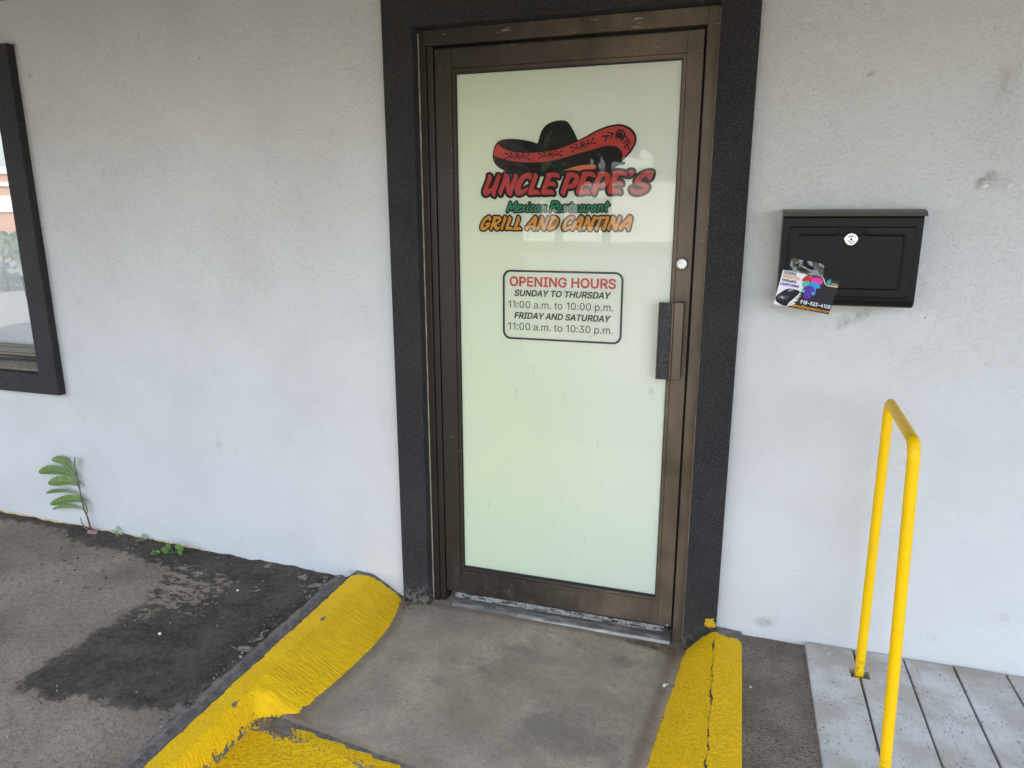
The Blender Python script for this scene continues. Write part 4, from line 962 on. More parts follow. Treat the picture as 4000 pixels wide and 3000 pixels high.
box(bm, -9, 6, 0.09, 0.16, 2.22, 2.44); box(bm, -9, wl[0], 0.09, 0.16, -0.2, 2.22); box(bm, wl[1], dl[0], 0.09, 0.16, -0.2, 2.22); box(bm, dl[1], 6, 0.09, 0.16, -0.2, 2.22); box(bm, wl[0], wl[1], 0.09, 0.16, -0.2, 0.77)
box(bm, -9, 6, 6.0, 6.2, -0.2, 2.44); box(bm, -9.2, -9, -0.02, 6.2, -0.2, 2.44); box(bm, 6, 6.2, -0.02, 6.2, -0.2, 2.44)
frombm('inner_wall', bm, inner, bld)
SOF = M('soffit_paint', rough=0.8)
SOF.set('col', SOF.mix(SOF.ramp(SOF.noise(SOF.scale(SOF.pos(), (1, 6, 1)), 3, 3), 0.3, 0.7), (0.30, 0.282, 0.26), (0.25, 0.235, 0.215)))
bm = bmesh.new()
box(bm, -9.3, 6.3, -1.9, -0.028, 2.418, 2.47)
frombm('soffit', bm, SOF.m, bld)
bm = bmesh.new()
box(bm, -9.4, 6.4, -2.02, -1.902, 2.22, 2.88)  # unseen; hung below the soffit to hold back sky light and its reflection
frombm('fascia', bm, plain('fascia_paint', (0.10, 0.095, 0.09), 0.7), bld)
bm = bmesh.new()
box(bm, -9.4, 6.4, -1.9, 6.4, 2.75, 2.9)
frombm('roof', bm, plain('roof_felt', (0.22, 0.21, 0.2), 0.9), bld)
BRICKP = M('pillar_brick', rough=0.85)
_b = BRICKP.t.nodes.new('ShaderNodeTexBrick')
BRICKP._in(_b.inputs['Vector'], BRICKP.scale(BRICKP.pos(), (1, 1, 1), rot=(math.radians(90), 0, 0)))
_b.inputs['Scale'].default_value = 4.5
_b.inputs['Color1'].default_value = (0.11, 0.05, 0.035, 1)
_b.inputs['Color2'].default_value = (0.08, 0.04, 0.03, 1)
_b.inputs['Mortar'].default_value = (0.2, 0.19, 0.17, 1)
BRICKP.set('col', _b.outputs[0])
# ------------------------------------------------------------------ door
door = thing('door', 'bronze framed glass entrance door with a sombrero logo and black surround', 'door', kind='thing')

# black stucco surround (one U-shaped piece)
bm = bmesh.new()
prism_xz(bm, [(-0.631, -0.06), (-0.515, -0.06), (-0.515, 2.172), (0.508, 2.172), (0.508, -0.06), (0.624, -0.06), (0.624, 2.292), (-0.631, 2.292)], YT, 0.03)
frombm('surround', bm, TRIM, door, bevel=0.004, seg=3)

# aluminium frame
bm = bmesh.new()
box(bm, -0.5125, -0.4885, -0.010, 0.06, -0.03, 2.170)
box(bm, -0.4865, -0.464, -0.002, 0.06, -0.03, 2.118)
box(bm, 0.4685, 0.5075, -0.012, 0.06, -0.03, 2.170)
box(bm, -0.4885, 0.4685, -0.012, 0.06, 2.118, 2.170)
frombm('frame', bm, BRONZE, door, bevel=0.0015)
bm = bmesh.new()
box(bm, -0.4905, -0.462, 0.022, 0.058, -0.028, 2.117); box(bm, 0.45, 0.4684, 0.030, 0.058, -0.028, 2.117); box(bm, -0.462, 0.45, 0.030, 0.058, 2.09, 2.117)
frombm('door_stop', bm, RUBBER, door)
# caulk line down the right of the frame
zz = np.linspace(-0.02, 2.16, 160)
wob = np.array([mnoise.noise(Vector((0, 0, z * 14))) for z in zz]) * 0.0022 + np.array([mnoise.noise(Vector((3, 0, z * 50))) for z in zz]) * 0.0012
P = np.stack([np.stack([0.5040 + wob, 0 * zz - 0.0135, zz], -1), np.stack([0.5065 + 0 * wob, 0 * zz - 0.0175, zz], -1), np.stack([0.5085 + 0 * wob, 0 * zz - 0.0185, zz], -1)], 0)
CAULK = M('old_caulk', rough=0.8)
CAULK.set('col', CAULK.mix(CAULK.ramp(CAULK.noise(CAULK.pos(), 22, 3), 0.35, 0.65), (0.36, 0.31, 0.235), (0.22, 0.18, 0.13)))
grid('caulk', P, CAULK.m, door)
P2 = np.stack([np.stack([-0.5155 + 0 * wob, 0 * zz - 0.016, zz], -1), np.stack([-0.5115 + wob * 0.5, 0 * zz - 0.0115, zz], -1)], 0)
grid('caulk', P2, CAULK.m, door)

# leaf: stiles and rails with stepped glazing beads
bm = bmesh.new()
box(bm, -0.4595, -0.3965, 0.0, 0.044, 0.020, 2.107)
box(bm, 0.4095, 0.4605, 0.0, 0.044, 0.020, 2.107)
box(bm, -0.3963, 0.4093, 0.0012, 0.044, 2.043, 2.1065)
box(bm, -0.3963, 0.4093, 0.0012, 0.044, 0.020, 0.1175)
box(bm, -0.3963, -0.3835, 0.005, 0.040, 0.1177, 2.0428)
box(bm, 0.3965, 0.4093, 0.005, 0.040, 0.1177, 2.0428)
box(bm, -0.3833, 0.3963, 0.005, 0.040, 2.0285, 2.0428)
box(bm, -0.3833, 0.3963, 0.005, 0.040, 0.1177, 0.1285)
leaf = frombm('leaf', bm, BRONZE, door, bevel=0.0016)
bm = bmesh.new()
box(bm, -0.3834, -0.3805, 0.0085, 0.03, 0.129, 2.028); box(bm, 0.394, 0.3964, 0.0085, 0.03, 0.129, 2.028); box(bm, -0.3804, 0.3939, 0.0085, 0.03, 2.0235, 2.0283); box(bm, -0.3804, 0.3939, 0.0085, 0.03, 0.1287, 0.137)
frombm('gasket', bm, RUBBER, leaf)
glass = mesh('glass', [(-0.382, 0.010, 0.130), (0.3955, 0.010, 0.130), (0.3955, 0.010, 2.027), (-0.382, 0.010, 2.027)], [(0, 1, 2, 3)], GLASS, door)
YF = 0.0135
mesh('window_film', [(-0.382, YF + 0.0012, 0.130), (0.3955, YF + 0.0012, 0.130), (0.3955, YF + 0.0012, 2.027), (-0.382, YF + 0.0012, 2.027)], [(0, 1, 2, 3)], FILM, door)

INK = mat_print('black_ink', (0.028, 0.024, 0.024))
INKR = mat_print('red_ink', (0.62, 0.085, 0.075))
INKG = mat_print('green_ink', (0.05, 0.33, 0.16))
INKO = mat_print('orange_ink', (0.80, 0.36, 0.055))
INKS = mat_print('salmon_ink', (0.80, 0.24, 0.10))
DZ = 0.0002
def layer(k): return YF - DZ * k
red = [spline(pairs(p)) for p in RED]
redh = [spline(pairs(p)) for p in REDH]
ora = [spline(pairs(p), sub=3) for p in ORA]
orah = [spline(pairs(p), sub=3) for p in ORAH]
grn = [(p[0] * 1e-4, spline(pairs(p[1:]), False, 4) if len(p) > 5 else pairs(p[1:])) for p in GREEN]

hatp, bandp, swp = spline(pairs(HAT)), spline(pairs(BAND)), spline(pairs(SWASH[0]))
f = Field(-0.27, 0.30, 1.66, 1.87, 0.001); f.add(hatp)
hat = f.fill('sombrero_logo', layer(1), INK, door)
f = Field(-0.27, 0.30, 1.66, 1.87, 0.001); f.add(bandp)
f.fill('hat_band', layer(2), INKR, hat)
for a, b in ((0, 18), (18, 36), (36, 54), (54, len(EMB))):
    f = Field(-0.27, 0.30, 1.66, 1.87, 0.0007)
    for e in EMB[a:b]: f.stroke(pairs(e[1:]) if len(e) < 8 else spline(pairs(e[1:]), False, 3), e[0] * 1.35e-4, 0.01)
    f.fill('flower_motif', layer(3), INK, hat)

f = Field(-0.32, 0.36, 1.57, 1.74, 0.001)
for p in red: f.add(p, 0.02, 0.0088)
f.stroke(np.array([(-0.03, 1.705), (0.22, 1.712)]), 0.004)
name = f.fill('restaurant_name', layer(4), INK, door)
f = Field(-0.32, 0.36, 1.57, 1.74, 0.0008)
for p in red: f.add(p)
for p in redh: f.sub(p)
f.fill('red_letters', layer(5), INKR, name)
f = Field(0.0, 0.13, 1.68, 1.72, 0.0008); f.add(swp)
f.fill('swash', layer(5), INKS, name)

f = Field(-0.23, 0.24, 1.52, 1.62, 0.0008)
for r, p in grn: f.stroke(p, r + 0.0048)
sub = f.fill('green_subtitle', layer(3), INK, door)
f = Field(-0.23, 0.24, 1.52, 1.62, 0.0006)
for r, p in grn: f.stroke(p, r)
f.fill('green_letters', layer(4), INKG, sub)

f = Field(-0.32, 0.28, 1.46, 1.56, 0.0009)
for p in ora: f.add(p, 0.02, 0.0055)
gc = f.fill('grill_lettering', layer(6), INK, door)
f = Field(-0.32, 0.28, 1.46, 1.56, 0.0007)
for p in ora: f.add(p)
for p in orah: f.sub(p)
f.fill('orange_letters', layer(7), INKO, gc)

# opening hours sign: rounded border and five lines of type
def rrect(x0, x1, z0, z1, r, n=8):
    o = []
    for cx_, cz_, a0 in ((x1 - r, z1 - r, 0), (x0 + r, z1 - r, 90), (x0 + r, z0 + r, 180), (x1 - r, z0 + r, 270)):
        for k in range(n + 1):
            a = math.radians(a0 + 90 * k / n)
            o.append((cx_ + r * math.cos(a), cz_ + r * math.sin(a)))
    return np.array(o)
BLK = mat_print('sign_black', (0.055, 0.05, 0.05))
f = Field(-0.23, 0.25, 1.07, 1.37, 0.001)
f.add(rrect(-0.2125, 0.2318, 1.0930, 1.3490, 0.030)); f.sub(rrect(-0.2052, 0.2245, 1.1003, 1.3417, 0.0235), 0.3)
hrs = f.fill('opening_hours', layer(1), BLK, door)
FP = lambda u, v: (u, layer(1), v)
glyph_line('heading', 'OPENING HOURS', -0.1862, 0.2061, 1.2908, 0.0330, INKR, hrs, FP, bold=0.0014)
glyph_line('days', 'SUNDAY TO THURSDAY', -0.1680, 0.1897, 1.2550, 0.0215, BLK, hrs, FP, 0.21, bold=0.0010)
glyph_line('times', '11:00 a.m. to 10:00 p.m.', -0.1911, 0.1992, 1.2104, 0.0262, BLK, hrs, FP)
glyph_line('days', 'FRIDAY AND SATURDAY', -0.1685, 0.1915, 1.1724, 0.0215, BLK, hrs, FP, 0.21, bold=0.0010)
glyph_line('times', '11:00 a.m. to 10:30 p.m.', -0.1913, 0.1992, 1.1292, 0.0262, BLK, hrs, FP)

# lock cylinder
bm = bmesh.new()
disc(bm, 0.428, 1.3817, [(0.0215, 0.0), (0.0212, -0.008), (0.0195, -0.0105), (0.0172, -0.0105), (0.0170, -0.006)])
lock = frombm('lock', bm, BRONZE, door, smooth=False)
bm = bmesh.new()
disc(bm, 0.428, 1.3817, [(0.0170, -0.006), (0.0166, -0.0085), (0.0085, -0.0092), (0.0, -0.0092)])
frombm('lock_face', bm, plain('lock_steel', (0.50, 0.495, 0.49), 0.35, 0.9), lock)
bm = bmesh.new()
disc(bm, 0.4272, 1.3752, [(0.0078, -0.0093), (0.0076, -0.0110), (0.006, -0.0116), (0.0, -0.0116)])
frombm('plug', bm, CHROME, lock)
bm = bmesh.new()
disc(bm, 0.4272, 1.3762, [(0.0026, -0.0118), (0.0, -0.0119)], 14)
box(bm, 0.4262, 0.4282, -0.0119, -0.0118, 1.3702, 1.3762)
frombm('keyhole', bm, DARK, lock)

# pull handle: textured grip plate on a bronze channel
PULL = plain('handle_bronze', (0.135, 0.103, 0.073), 0.34, 0.7)
bm = bmesh.new()
prism_z(bm, [(0.3640, -0.060), (0.3670, -0.060), (0.3672, -0.054), (0.4085, -0.054), (0.4088, -0.062), (0.4135, -0.062), (0.4160, -0.052), (0.4440, -0.040), (0.4465, -0.036), (0.4465, -0.006), (0.4380, -0.003), (0.4140, -0.003), (0.4140, -0.044), (0.3640, -0.047)], 0.9915, 1.2565)
hd = frombm('pull_handle', bm, PULL, door, bevel=0.0012)
bm = bmesh.new()
box(bm, 0.3674, 0.4083, -0.0572, -0.0542, 0.9925, 1.2555)
frombm('grip_pad', bm, GRIP, hd, bevel=0.0012)

# sweep along the foot of the leaf, with screw heads, and the threshold
bm = bmesh.new()
box(bm, -0.418, 0.437, -0.0085, 0.0, -0.004, 0.0195)
sw = frombm('door_sweep', bm, PEEL, door, bevel=0.003, seg=3)
for x in (-0.385, -0.12, 0.16, 0.447):
    bm = bmesh.new()
    disc(bm, x, 0.0095 if x < 0.44 else 0.026, [(0.0052, -0.0086 if x < 0.44 else 0.0), (0.005, -0.0115 if x < 0.44 else -0.003), (0.0, -0.0118 if x < 0.44 else -0.0034)], 16)
    frombm('screw', bm, PEEL, sw)
bm = bmesh.new()
prism_x(bm, [(-0.041, -0.034), (-0.041, -0.0265), (-0.0352, -0.0205), (-0.012, -0.0155), (0.05, -0.012), (0.05, -0.034)], -0.425, 0.462)
th = frombm('threshold', bm, ALU, door, bevel=0.001)
th.rotation_euler = (0, 0, math.radians(-0.9))
th.location = (0, 0.006, 0)

# ------------------------------------------------------------------ window
win = thing('window', 'window with white blinds in a raised black surround, left of the door', 'window', kind='thing')
bm = bmesh.new()
wo, wi = (-4.52, -2.3745, 0.7245, 2.2475), (-4.40, -2.4870, 0.8210, 2.150)
o_ = [(wo[0], wo[2]), (wo[1], wo[2]), (wo[1], wo[3]), (wo[0], wo[3])]
i_ = [(wi[0], wi[2]), (wi[1], wi[2]), (wi[1], wi[3]), (wi[0], wi[3])]
vo = [[bm.verts.new((p[0], y, p[1])) for p in o_] for y in (YT, 0.04)]
vi = [[bm.verts.new((p[0], y, p[1])) for p in i_] for y in (YT, 0.04)]
for k in range(4):
    j = (k + 1) % 4
    bm.faces.new((vo[0][k], vo[0][j], vi[0][j], vi[0][k]))
    bm.faces.new((vo[0][k], vo[1][k], vo[1][j], vo[0][j]))
    bm.faces.new((vi[0][k], vi[0][j], vi[1][j], vi[1][k]))
    bm.faces.new((vo[1][k], vi[1][k], vi[1][j], vo[1][j]))
frombm('surround', bm, TRIM, win, bevel=0.004, seg=3)
TAN = M('tan_stucco_sill', rough=0.85)
TAN.set('col', TAN.mix(TAN.ramp(TAN.noise(TAN.pos(), 60, 3), 0.35, 0.65), (0.16, 0.135, 0.10), (0.22, 0.185, 0.135)))
TAN.set('normal', TAN.bump(TAN.noise(TAN.pos(), 150, 2), 0.5, 0.005))
WOOD = M('split_wood', rough=0.8)
_g = WOOD.noise(WOOD.scale(WOOD.pos(), (4, 60, 190)), 1.0, 4, 0.65, 0.4)
WOOD.set('col', WOOD.mix(WOOD.ramp(_g, 0.42, 0.56), (0.018, 0.016, 0.015), (0.12, 0.11, 0.10)))
WOOD.set('normal', WOOD.bump(_g, 0.9, 0.012))
bm = bmesh.new(); prism_x(bm, [(-0.02, 0.815), (-0.02, 0.832), (0.02, 0.862), (0.045, 0.862), (0.045, 0.815)], -4.41, -2.489)
frombm('sill', bm, TAN.m, win, bevel=0.003)
bm = bmesh.new(); box(bm, -4.40, -2.489, -0.006, 0.044, 0.8625, 0.888)
frombm('sill_board', bm, WOOD.m, win, bevel=0.002)
WF = plain('grey_window_frame', (0.15, 0.142, 0.13), 0.5, 0.1)
WT = plain('tan_window_bead', (0.20, 0.155, 0.09), 0.5, 0.1)
bm = bmesh.new(); box(bm, -4.40, -2.489, 0.004, 0.05, 0.9005, 0.927); box(bm, -4.40, -4.36, 0.004, 0.05, 0.9275, 2.148); box(bm, -2.505, -2.489, 0.03, 0.05, 0.9275, 2.148); box(bm, -4.359, -2.506, 0.004, 0.05, 2.12, 2.148)
frombm('frame', bm, WF, win, bevel=0.002)
bm = bmesh.new(); box(bm, -4.40, -2.489, 0.000, 0.05, 0.8885, 0.9000); box(bm, -4.358, -2.5065, 0.012, 0.05, 0.9275, 0.9345)
frombm('bead', bm, WT, win, bevel=0.0015)
mesh('glass', [(-4.36, 0.03, 0.93), (-2.504, 0.03, 0.93), (-2.504, 0.03, 2.125), (-4.36, 0.03, 2.125)], [(0, 1, 2, 3)], mat_pane('street_window_glass', 3.4), win)
BL = plain('white_blind', (0.78, 0.80, 0.82), 0.5)
bm = bmesh.new()
z = 0.965
while z < 2.1:
    prism_x(bm, [(0.066, z - 0.026), (0.0685, z - 0.0265), (0.0795, z + 0.0235), (0.0775, z + 0.0242)], -4.35, -2.51)
    z += 0.0455
box(bm, -4.35, -2.51, 0.066, 0.085, 0.930, 0.944)
bl = frombm('blind', bm, BL, win)
bm = bmesh.new()
v, fcs = tube([(-2.645, 0.058, 1.26), (-2.638, 0.058, 1.18), (-2.63, 0.058, 1.13), (-2.615, 0.058, 1.05), (-2.60, 0.058, 1.0), (-2.575, 0.058, 0.97)], 0.0016, 6)
mesh('pull_cord', v, fcs, plain('cord_grey', (0.12, 0.12, 0.12), 0.8), bl)

# ------------------------------------------------------------------ mailbox
mb = thing('mailbox', 'black wall mounted metal mailbox with a round chrome lock', 'mailbox')
bm = bmesh.new()
prof = [(YW - 0.001, 1.545), (-0.118, 1.540), (-0.1235, 1.532), (-0.1235, 1.300)]
for k in range(9):
    a = math.radians(90 * k / 8)
    prof.append((-0.0985 - 0.025 * math.cos(a), 1.296 - 0.026 * math.sin(a)))
prof.append((YW - 0.001, 1.268))
prism_x(bm, prof, 0.7325, 1.1125)
frombm('body', bm, BOXM, mb, bevel=0.003, seg=3)
# hinged front: heightfield with groove, pressed panel and lock dimple
xs = np.linspace(0.7475, 1.0985, 150)
zs = np.linspace(1.2965, 1.5100, 110)
X, Z = np.meshgrid(xs, zs, indexing='ij')
d_out = sdf(X, Z, rrect(0.7495, 1.0965, 1.2985, 1.5080, 0.010, 5))
d_in = sdf(X, Z, rrect(0.7735, 1.0705, 1.3190, 1.4880, 0.012, 5))
ss = lambda t: np.clip(t, 0, 1) ** 2 * (3 - 2 * np.clip(t, 0, 1))
rl = np.hypot((X - 0.923) * 0.8, Z - 1.4714)
h = np.where(d_out < 0, 0.0028 * ss(-d_out / 0.003), -0.0) - 0.0062 * ss(-d_in / 0.017) - 0.0018 * ss((0.043 - rl) / 0.016) * ss((rl - 0.018) / 0.01)
pn = grid('front_flap', np.stack([X, -0.1238 - h, Z], -1)[:, ::-1], BOXM, mb)
bm = bmesh.new()
f = rrect(0.7485, 1.0975, 1.2975, 1.5090, 0.011, 5)
f2 = rrect(0.7505, 1.0955, 1.2995, 1.5070, 0.0095, 5)
a = [bm.verts.new((p[0], -0.12405, p[1])) for p in f]; b = [bm.verts.new((p[0], -0.12435, p[1])) for p in f2]
for k in range(len(a)):
    j = (k + 1) % len(a)
    bm.faces.new((a[k], a[j], b[j], b[k]))
frombm('flap_seam', bm, DARK, mb)
bm = bmesh.new()
lp = [(YW - 0.001, 1.5585), (-0.060, 1.5590), (-0.090, 1.5575), (-0.110, 1.5535), (-0.123, 1.5470), (-0.1305, 1.5385), (-0.1285, 1.5375), (-0.1215, 1.5450), (-0.109, 1.5512), (-0.09, 1.5550), (YW - 0.001, 1.5560)]
prism_x(bm, lp, 0.7290, 1.1190)
frombm('lid', bm, plain('satin_lid', (0.10, 0.094, 0.078), 0.42, 0.0, spec=0.5), mb, bevel=0.0006)  # bright sheen of the black lid painted in as a lighter base colour
bm = bmesh.new()
disc(bm, 0.923, 1.4714, [(0.0192, -0.1215), (0.0192, -0.131), (0.0178, -0.1335), (0.0125, -0.134), (0.0118, -0.1325), (0.0085, -0.1325), (0.0080, -0.1345), (0.003, -0.135), (0.0025, -0.133), (0, -0.133)])
lk = frombm('lock', bm, CHROME, mb, smooth=True)
bm = bmesh.new()
disc(bm, 0.923, 1.4714, [(0.0026, -0.1352), (0, -0.1353)], 12)
frombm('keyhole', bm, DARK, lk)

# ------------------------------------------------------------------ flyer taped to the mailbox
fly = thing('flyer', 'printed business flyer in a clear sleeve stuck to the mailbox', 'flyer')
Q = [Vector((0.7415, -0.1345, 1.3780)), Vector((0.9050, -0.1330, 1.3498)), Vector((0.8826, -0.1365, 1.2469)), Vector((0.7225, -0.1385, 1.2730))]
def FL(k):
    def P(u, v):                      # u to the right, v down, in tenths of a millimetre
        a, b = u / 1660.0, v / 1060.0
        p = Q[0] * (1 - a) * (1 - b) + Q[1] * a * (1 - b) + Q[2] * a * b + Q[3] * (1 - a) * b
        p.y += -0.004 * math.sin(a * 2.6) * 0.4 - 0.00022 * k
        return tuple(p)
    return P
def flat(name, poly, k, m, parent):
    P = FL(k)
    pts = [Vector((p[0], p[1], 0)) for p in poly]
    return mesh(name, [P(p[0], p[1]) for p in poly], tessellate_polygon([pts]), m, parent)
cell = [(u, v) for u in range(0, 1661, 166) for v in range(0, 1061, 106)]
P0 = np.array([[FL(0)(u, v) for v in np.linspace(0, 1060, 11)] for u in np.linspace(0, 1660, 17)])
ink = lambda n, c: plain(n, c, 0.5, spec=0.2)
card = grid('card', P0, ink('card_white', (0.80, 0.80, 0.80)), fly)
blk = pairs(FLY['blk'], 1.0)
KINK = ink('card_black', (0.022, 0.020, 0.022))
# jagged brush edge between white and black
edge = [(820, 0)]
random.seed(3)
yv = 0
while yv < 1010:
    edge.append((560 + 130 * random.random() + (40 if yv < 500 else -90 * (yv - 500) / 500), yv + 14))
    edge.append((720 + 60 * random.random() - (0 if yv < 500 else 150 * (yv - 500) / 500), yv + 30))
    yv += 46
edge += [(430, 1040), (400, 1060)]
nE = len(edge)
Pm = FL(1)
vs, fs = [], []
for (u, v) in edge:
    vv = min(max(v, 0), 1060)
    vs += [Pm(u, vv), Pm(830, vv)]
for k in range(nE - 1): fs.append((2 * k, 2 * k + 1, 2 * k + 3, 2 * k + 2))
o = len(vs)
us = np.linspace(830, 1660, 9)
for u in us: vs += [Pm(u, 0), Pm(u, 353), Pm(u, 706), Pm(u, 1060)]
for k in range(8):
    for q in range(3): fs.append((o + 4 * k + q, o + 4 * k + 4 + q, o + 4 * k + 5 + q, o + 4 * k + 1 + q))
mesh('black_print', vs, fs, KINK, card)
for k, (key, nm, c) in enumerate((('red', 'red_shirt', (0.62, 0.03, 0.025)), ('pink', 'pink_shirt', (0.80, 0.045, 0.30)), ('teal', 'teal_shirt', (0.10, 0.48, 0.36)), ('blue', 'blue_shirt', (0.05, 0.30, 0.72)), ('purple', 'purple_shirt', (0.10, 0.035, 0.34)))):
    flat(nm, spline(pairs(FLY[key], 1.0), True, 3), 2 + k, ink(nm + '_ink', c), card)
flat('silver_line', pairs(FLY['line'], 1.0), 2, ink('silver_ink', (0.55, 0.5, 0.52)), card)
flat('teal_emblem', spline(pairs(FLY['logo'], 1.0), True, 3), 3, ink('emblem_teal', (0.04, 0.36, 0.40)), card)
flat('emblem_bar', pairs(FLY['orb'], 1.0), 3, ink('emblem_orange', (0.75, 0.36, 0.06)), card)
flat('emblem_line', pairs(FLY['tbar'], 1.0), 3, ink('emblem_line_teal', (0.03, 0.25, 0.28)), card)
car = flat('car_picture', spline(pairs(FLY['carb'], 1.0), True, 3), 2, ink('car_black', (0.012, 0.011, 0.014)), card)
flat('car_hood', pairs(FLY['carhood'], 1.0), 3, ink('car_grey', (0.055, 0.05, 0.075)), car)
flat('car_glass', pairs(FLY['carglass'], 1.0), 3, ink('car_glass_ink', (0.020, 0.019, 0.04)), car)
flat('car_roof', pairs(FLY['carroof'], 1.0), 3, ink('car_roof_ink', (0.26, 0.24, 0.28)), car)
flat('car_star', pairs(FLY['star'], 1.0), 4, ink('car_star_ink', (0.42, 0.40, 0.47)), car)
WHT = ink('print_white', (0.80, 0.82, 0.85))
NAVY, ORG, PUR = ink('print_navy', (0.03, 0.025, 0.05)), ink('print_orange', (0.80, 0.24, 0.03)), ink('print_purple', (0.17, 0.06, 0.42))
def ftxt(nm, body, key, cap, m, bold=0.02, k=8):
    a = FLYT[key]
    P = FL(k)
    text_mesh(nm, body, a[0], a[2], 0, cap, m, card, lambda u, v: P(u, (a[1] + a[3]) / 2 - v), bold=bold)
def fgl(nm, body, key, cap, m, bold, x1=None):
    a = FLYT[key]
    P = FL(8)
    glyph_line(nm, body, a[0], x1 or a[2], 0, cap, m, card, lambda u, v: P(u, (a[1] + a[3]) / 2 - v), bold=bold, h=3.5)
fgl('line_signs', 'SIGNS', 'SIGNS', 84, NAVY, 2)
fgl('line_websites', 'WEBSITES', 'WEBSITES', 80, ORG, 2)
text_mesh('line_wraps', 'WRAPS', 41, 470, -327, 78, NAVY, card, lambda u, v: FL(8)(u, -v), bold=0.03)
text_mesh('line_uniforms', 'UNIFORMS', 32, 586, -446, 78, PUR, card, lambda u, v: FL(8)(u, -v), bold=0.03)
fgl('phone_number', '918-523-4128', 'PH', 104, WHT, 4, 1635)
ftxt('web_address', 'DisenoEimpresion.com', 'URL', 88, ink('print_orange_bright', (0.85, 0.32, 0.02)), 0.02)
# clear sleeve sticking up behind the card
SV = [Vector((0.7643, -0.130, 1.4140)), Vector((0.8576, -0.130, 1.3970)), Vector((0.8559, -0.1335, 1.3540)), Vector((0.7569, -0.1345, 1.3690))]
P = np.zeros((22, 12, 3))
for i in range(22):
    for j in range(12):
        a, b = i / 21, j / 11
        p = SV[0] * (1 - a) * (1 - b) + SV[1] * a * (1 - b) + SV[2] * a * b + SV[3] * (1 - a) * b
        P[i, j] = p
        P[i, j, 1] -= 0.003 * (mnoise.noise(Vector((a * 4, b * 3, 1.0))) + 0.7 * math.sin(9 * a - 5 * b)) * (1 - 0.5 * b) + 0.001
grid('clear_sleeve', P, mat_pane('clear_plastic', 2.0, (0.80, 0.78, 0.68), 0.09, 0.12), fly)

# ------------------------------------------------------------------ deck with handrail
deck = thing('deck', 'grey painted plank deck below the mailbox', 'deck')
ed = [0.928, 1.0835, 1.2385, 1.3905, 1.5425, 1.695, 1.847, 2.0, 2.152, 2.305, 2.457, 2.61]
posts = [(1.0845, -0.171), (1.0805, -0.640)]
for k in range(len(ed) - 1):
    x0, x1 = ed[k] + (0.0035 if k else 0), ed[k + 1] - 0.0035
    ye = -2.4
    jit = random.uniform(-0.002, 0.002)
    L, Rr = [(x0, YW - 0.006 + jit)], [(x1, YW - 0.006 - jit)]
    for px, py in posts:
        if k == 1: L += [(x0, py + 0.022), (1.113, py + 0.022), (1.113, py - 0.024), (x0, py - 0.024)]
        if k == 0: Rr += [(x1, py + 0.022), (1.056, py + 0.022), (1.056, py - 0.024), (x1, py - 0.024)]
    if k == 0:                       # the first board narrows a little towards the front
        Rr += [(x1 - 0.010, -0.72), (x1 - 0.012, ye)]
    else:
        Rr.append((x1, ye))
    L.append((x0 - (0.016 if k == 1 else 0), ye))
    bm = bmesh.new()
    dzv = 0.0015 * math.sin(k * 2.3)
    prism_z(bm, Rr + L[::-1], 0.034 + dzv, 0.070 + dzv)
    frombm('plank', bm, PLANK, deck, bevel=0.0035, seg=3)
bm = bmesh.new()
for y in (-0.35, -0.9, -1.5, -2.1): box(bm, 0.94, 2.6, y - 0.019, y + 0.019, -0.12, 0.033)
frombm('joists', bm, plain('dark_joist', (0.05, 0.042, 0.035), 0.9), deck)
bm = bmesh.new()
box(bm, 0.93, 2.62, YW - 0.05, YW - 0.004, -0.12, 0.032)
frombm('ledger', bm, plain('dark_ledger', (0.05, 0.042, 0.035), 0.9), deck)

rail = thing('handrail', 'bent yellow pipe handrail standing on the grey deck', 'handrail')
R0 = 0.0145
b0, t0 = Vector((1.0845, -0.171, -0.10)), Vector((1.0712, -0.171, 0.996))
b1, t1 = Vector((1.0835, -0.640, -0.10)), Vector((1.0425, -0.640, 1.007))
def bend(a, b, c, r, n=10):
    """Fillet at b between a and c."""
    u, v = (a - b).normalized(), (c - b).normalized()
    ang = u.angle(v)
    d = r / math.tan(ang / 2)
    ctr = b + (u + v).normalized() * (r / math.sin(ang / 2))
    p, q = b + u * d, b + v * d
    out = []
    for k in range(n + 1):
        s = (p - ctr).normalized().slerp((q - ctr).normalized(), k / n)
        out.append(ctr + s * r)
    return out
arc0, arc1 = bend(b0, t0, t1, 0.036), bend(t0, t1, b1, 0.036)
bar = arc0 + [arc0[-1].lerp(arc1[0], k / 6) for k in range(1, 6)] + arc1
v, fcs = tube([b0 + (arc0[0] - b0) * (k / 8) for k in range(9)], R0, 24, False); mesh('post', v, fcs, RAIL, rail, True)
v, fcs = tube([arc1[-1] + (b1 - arc1[-1]) * (k / 8) for k in range(9)], R0, 24, False); mesh('post', v, fcs, RAIL, rail, True)
v, fcs = tube(bar, R0, 24, False, t0 - b0, b1 - t1); mesh('top_bar', v, fcs, RAIL, rail, True)
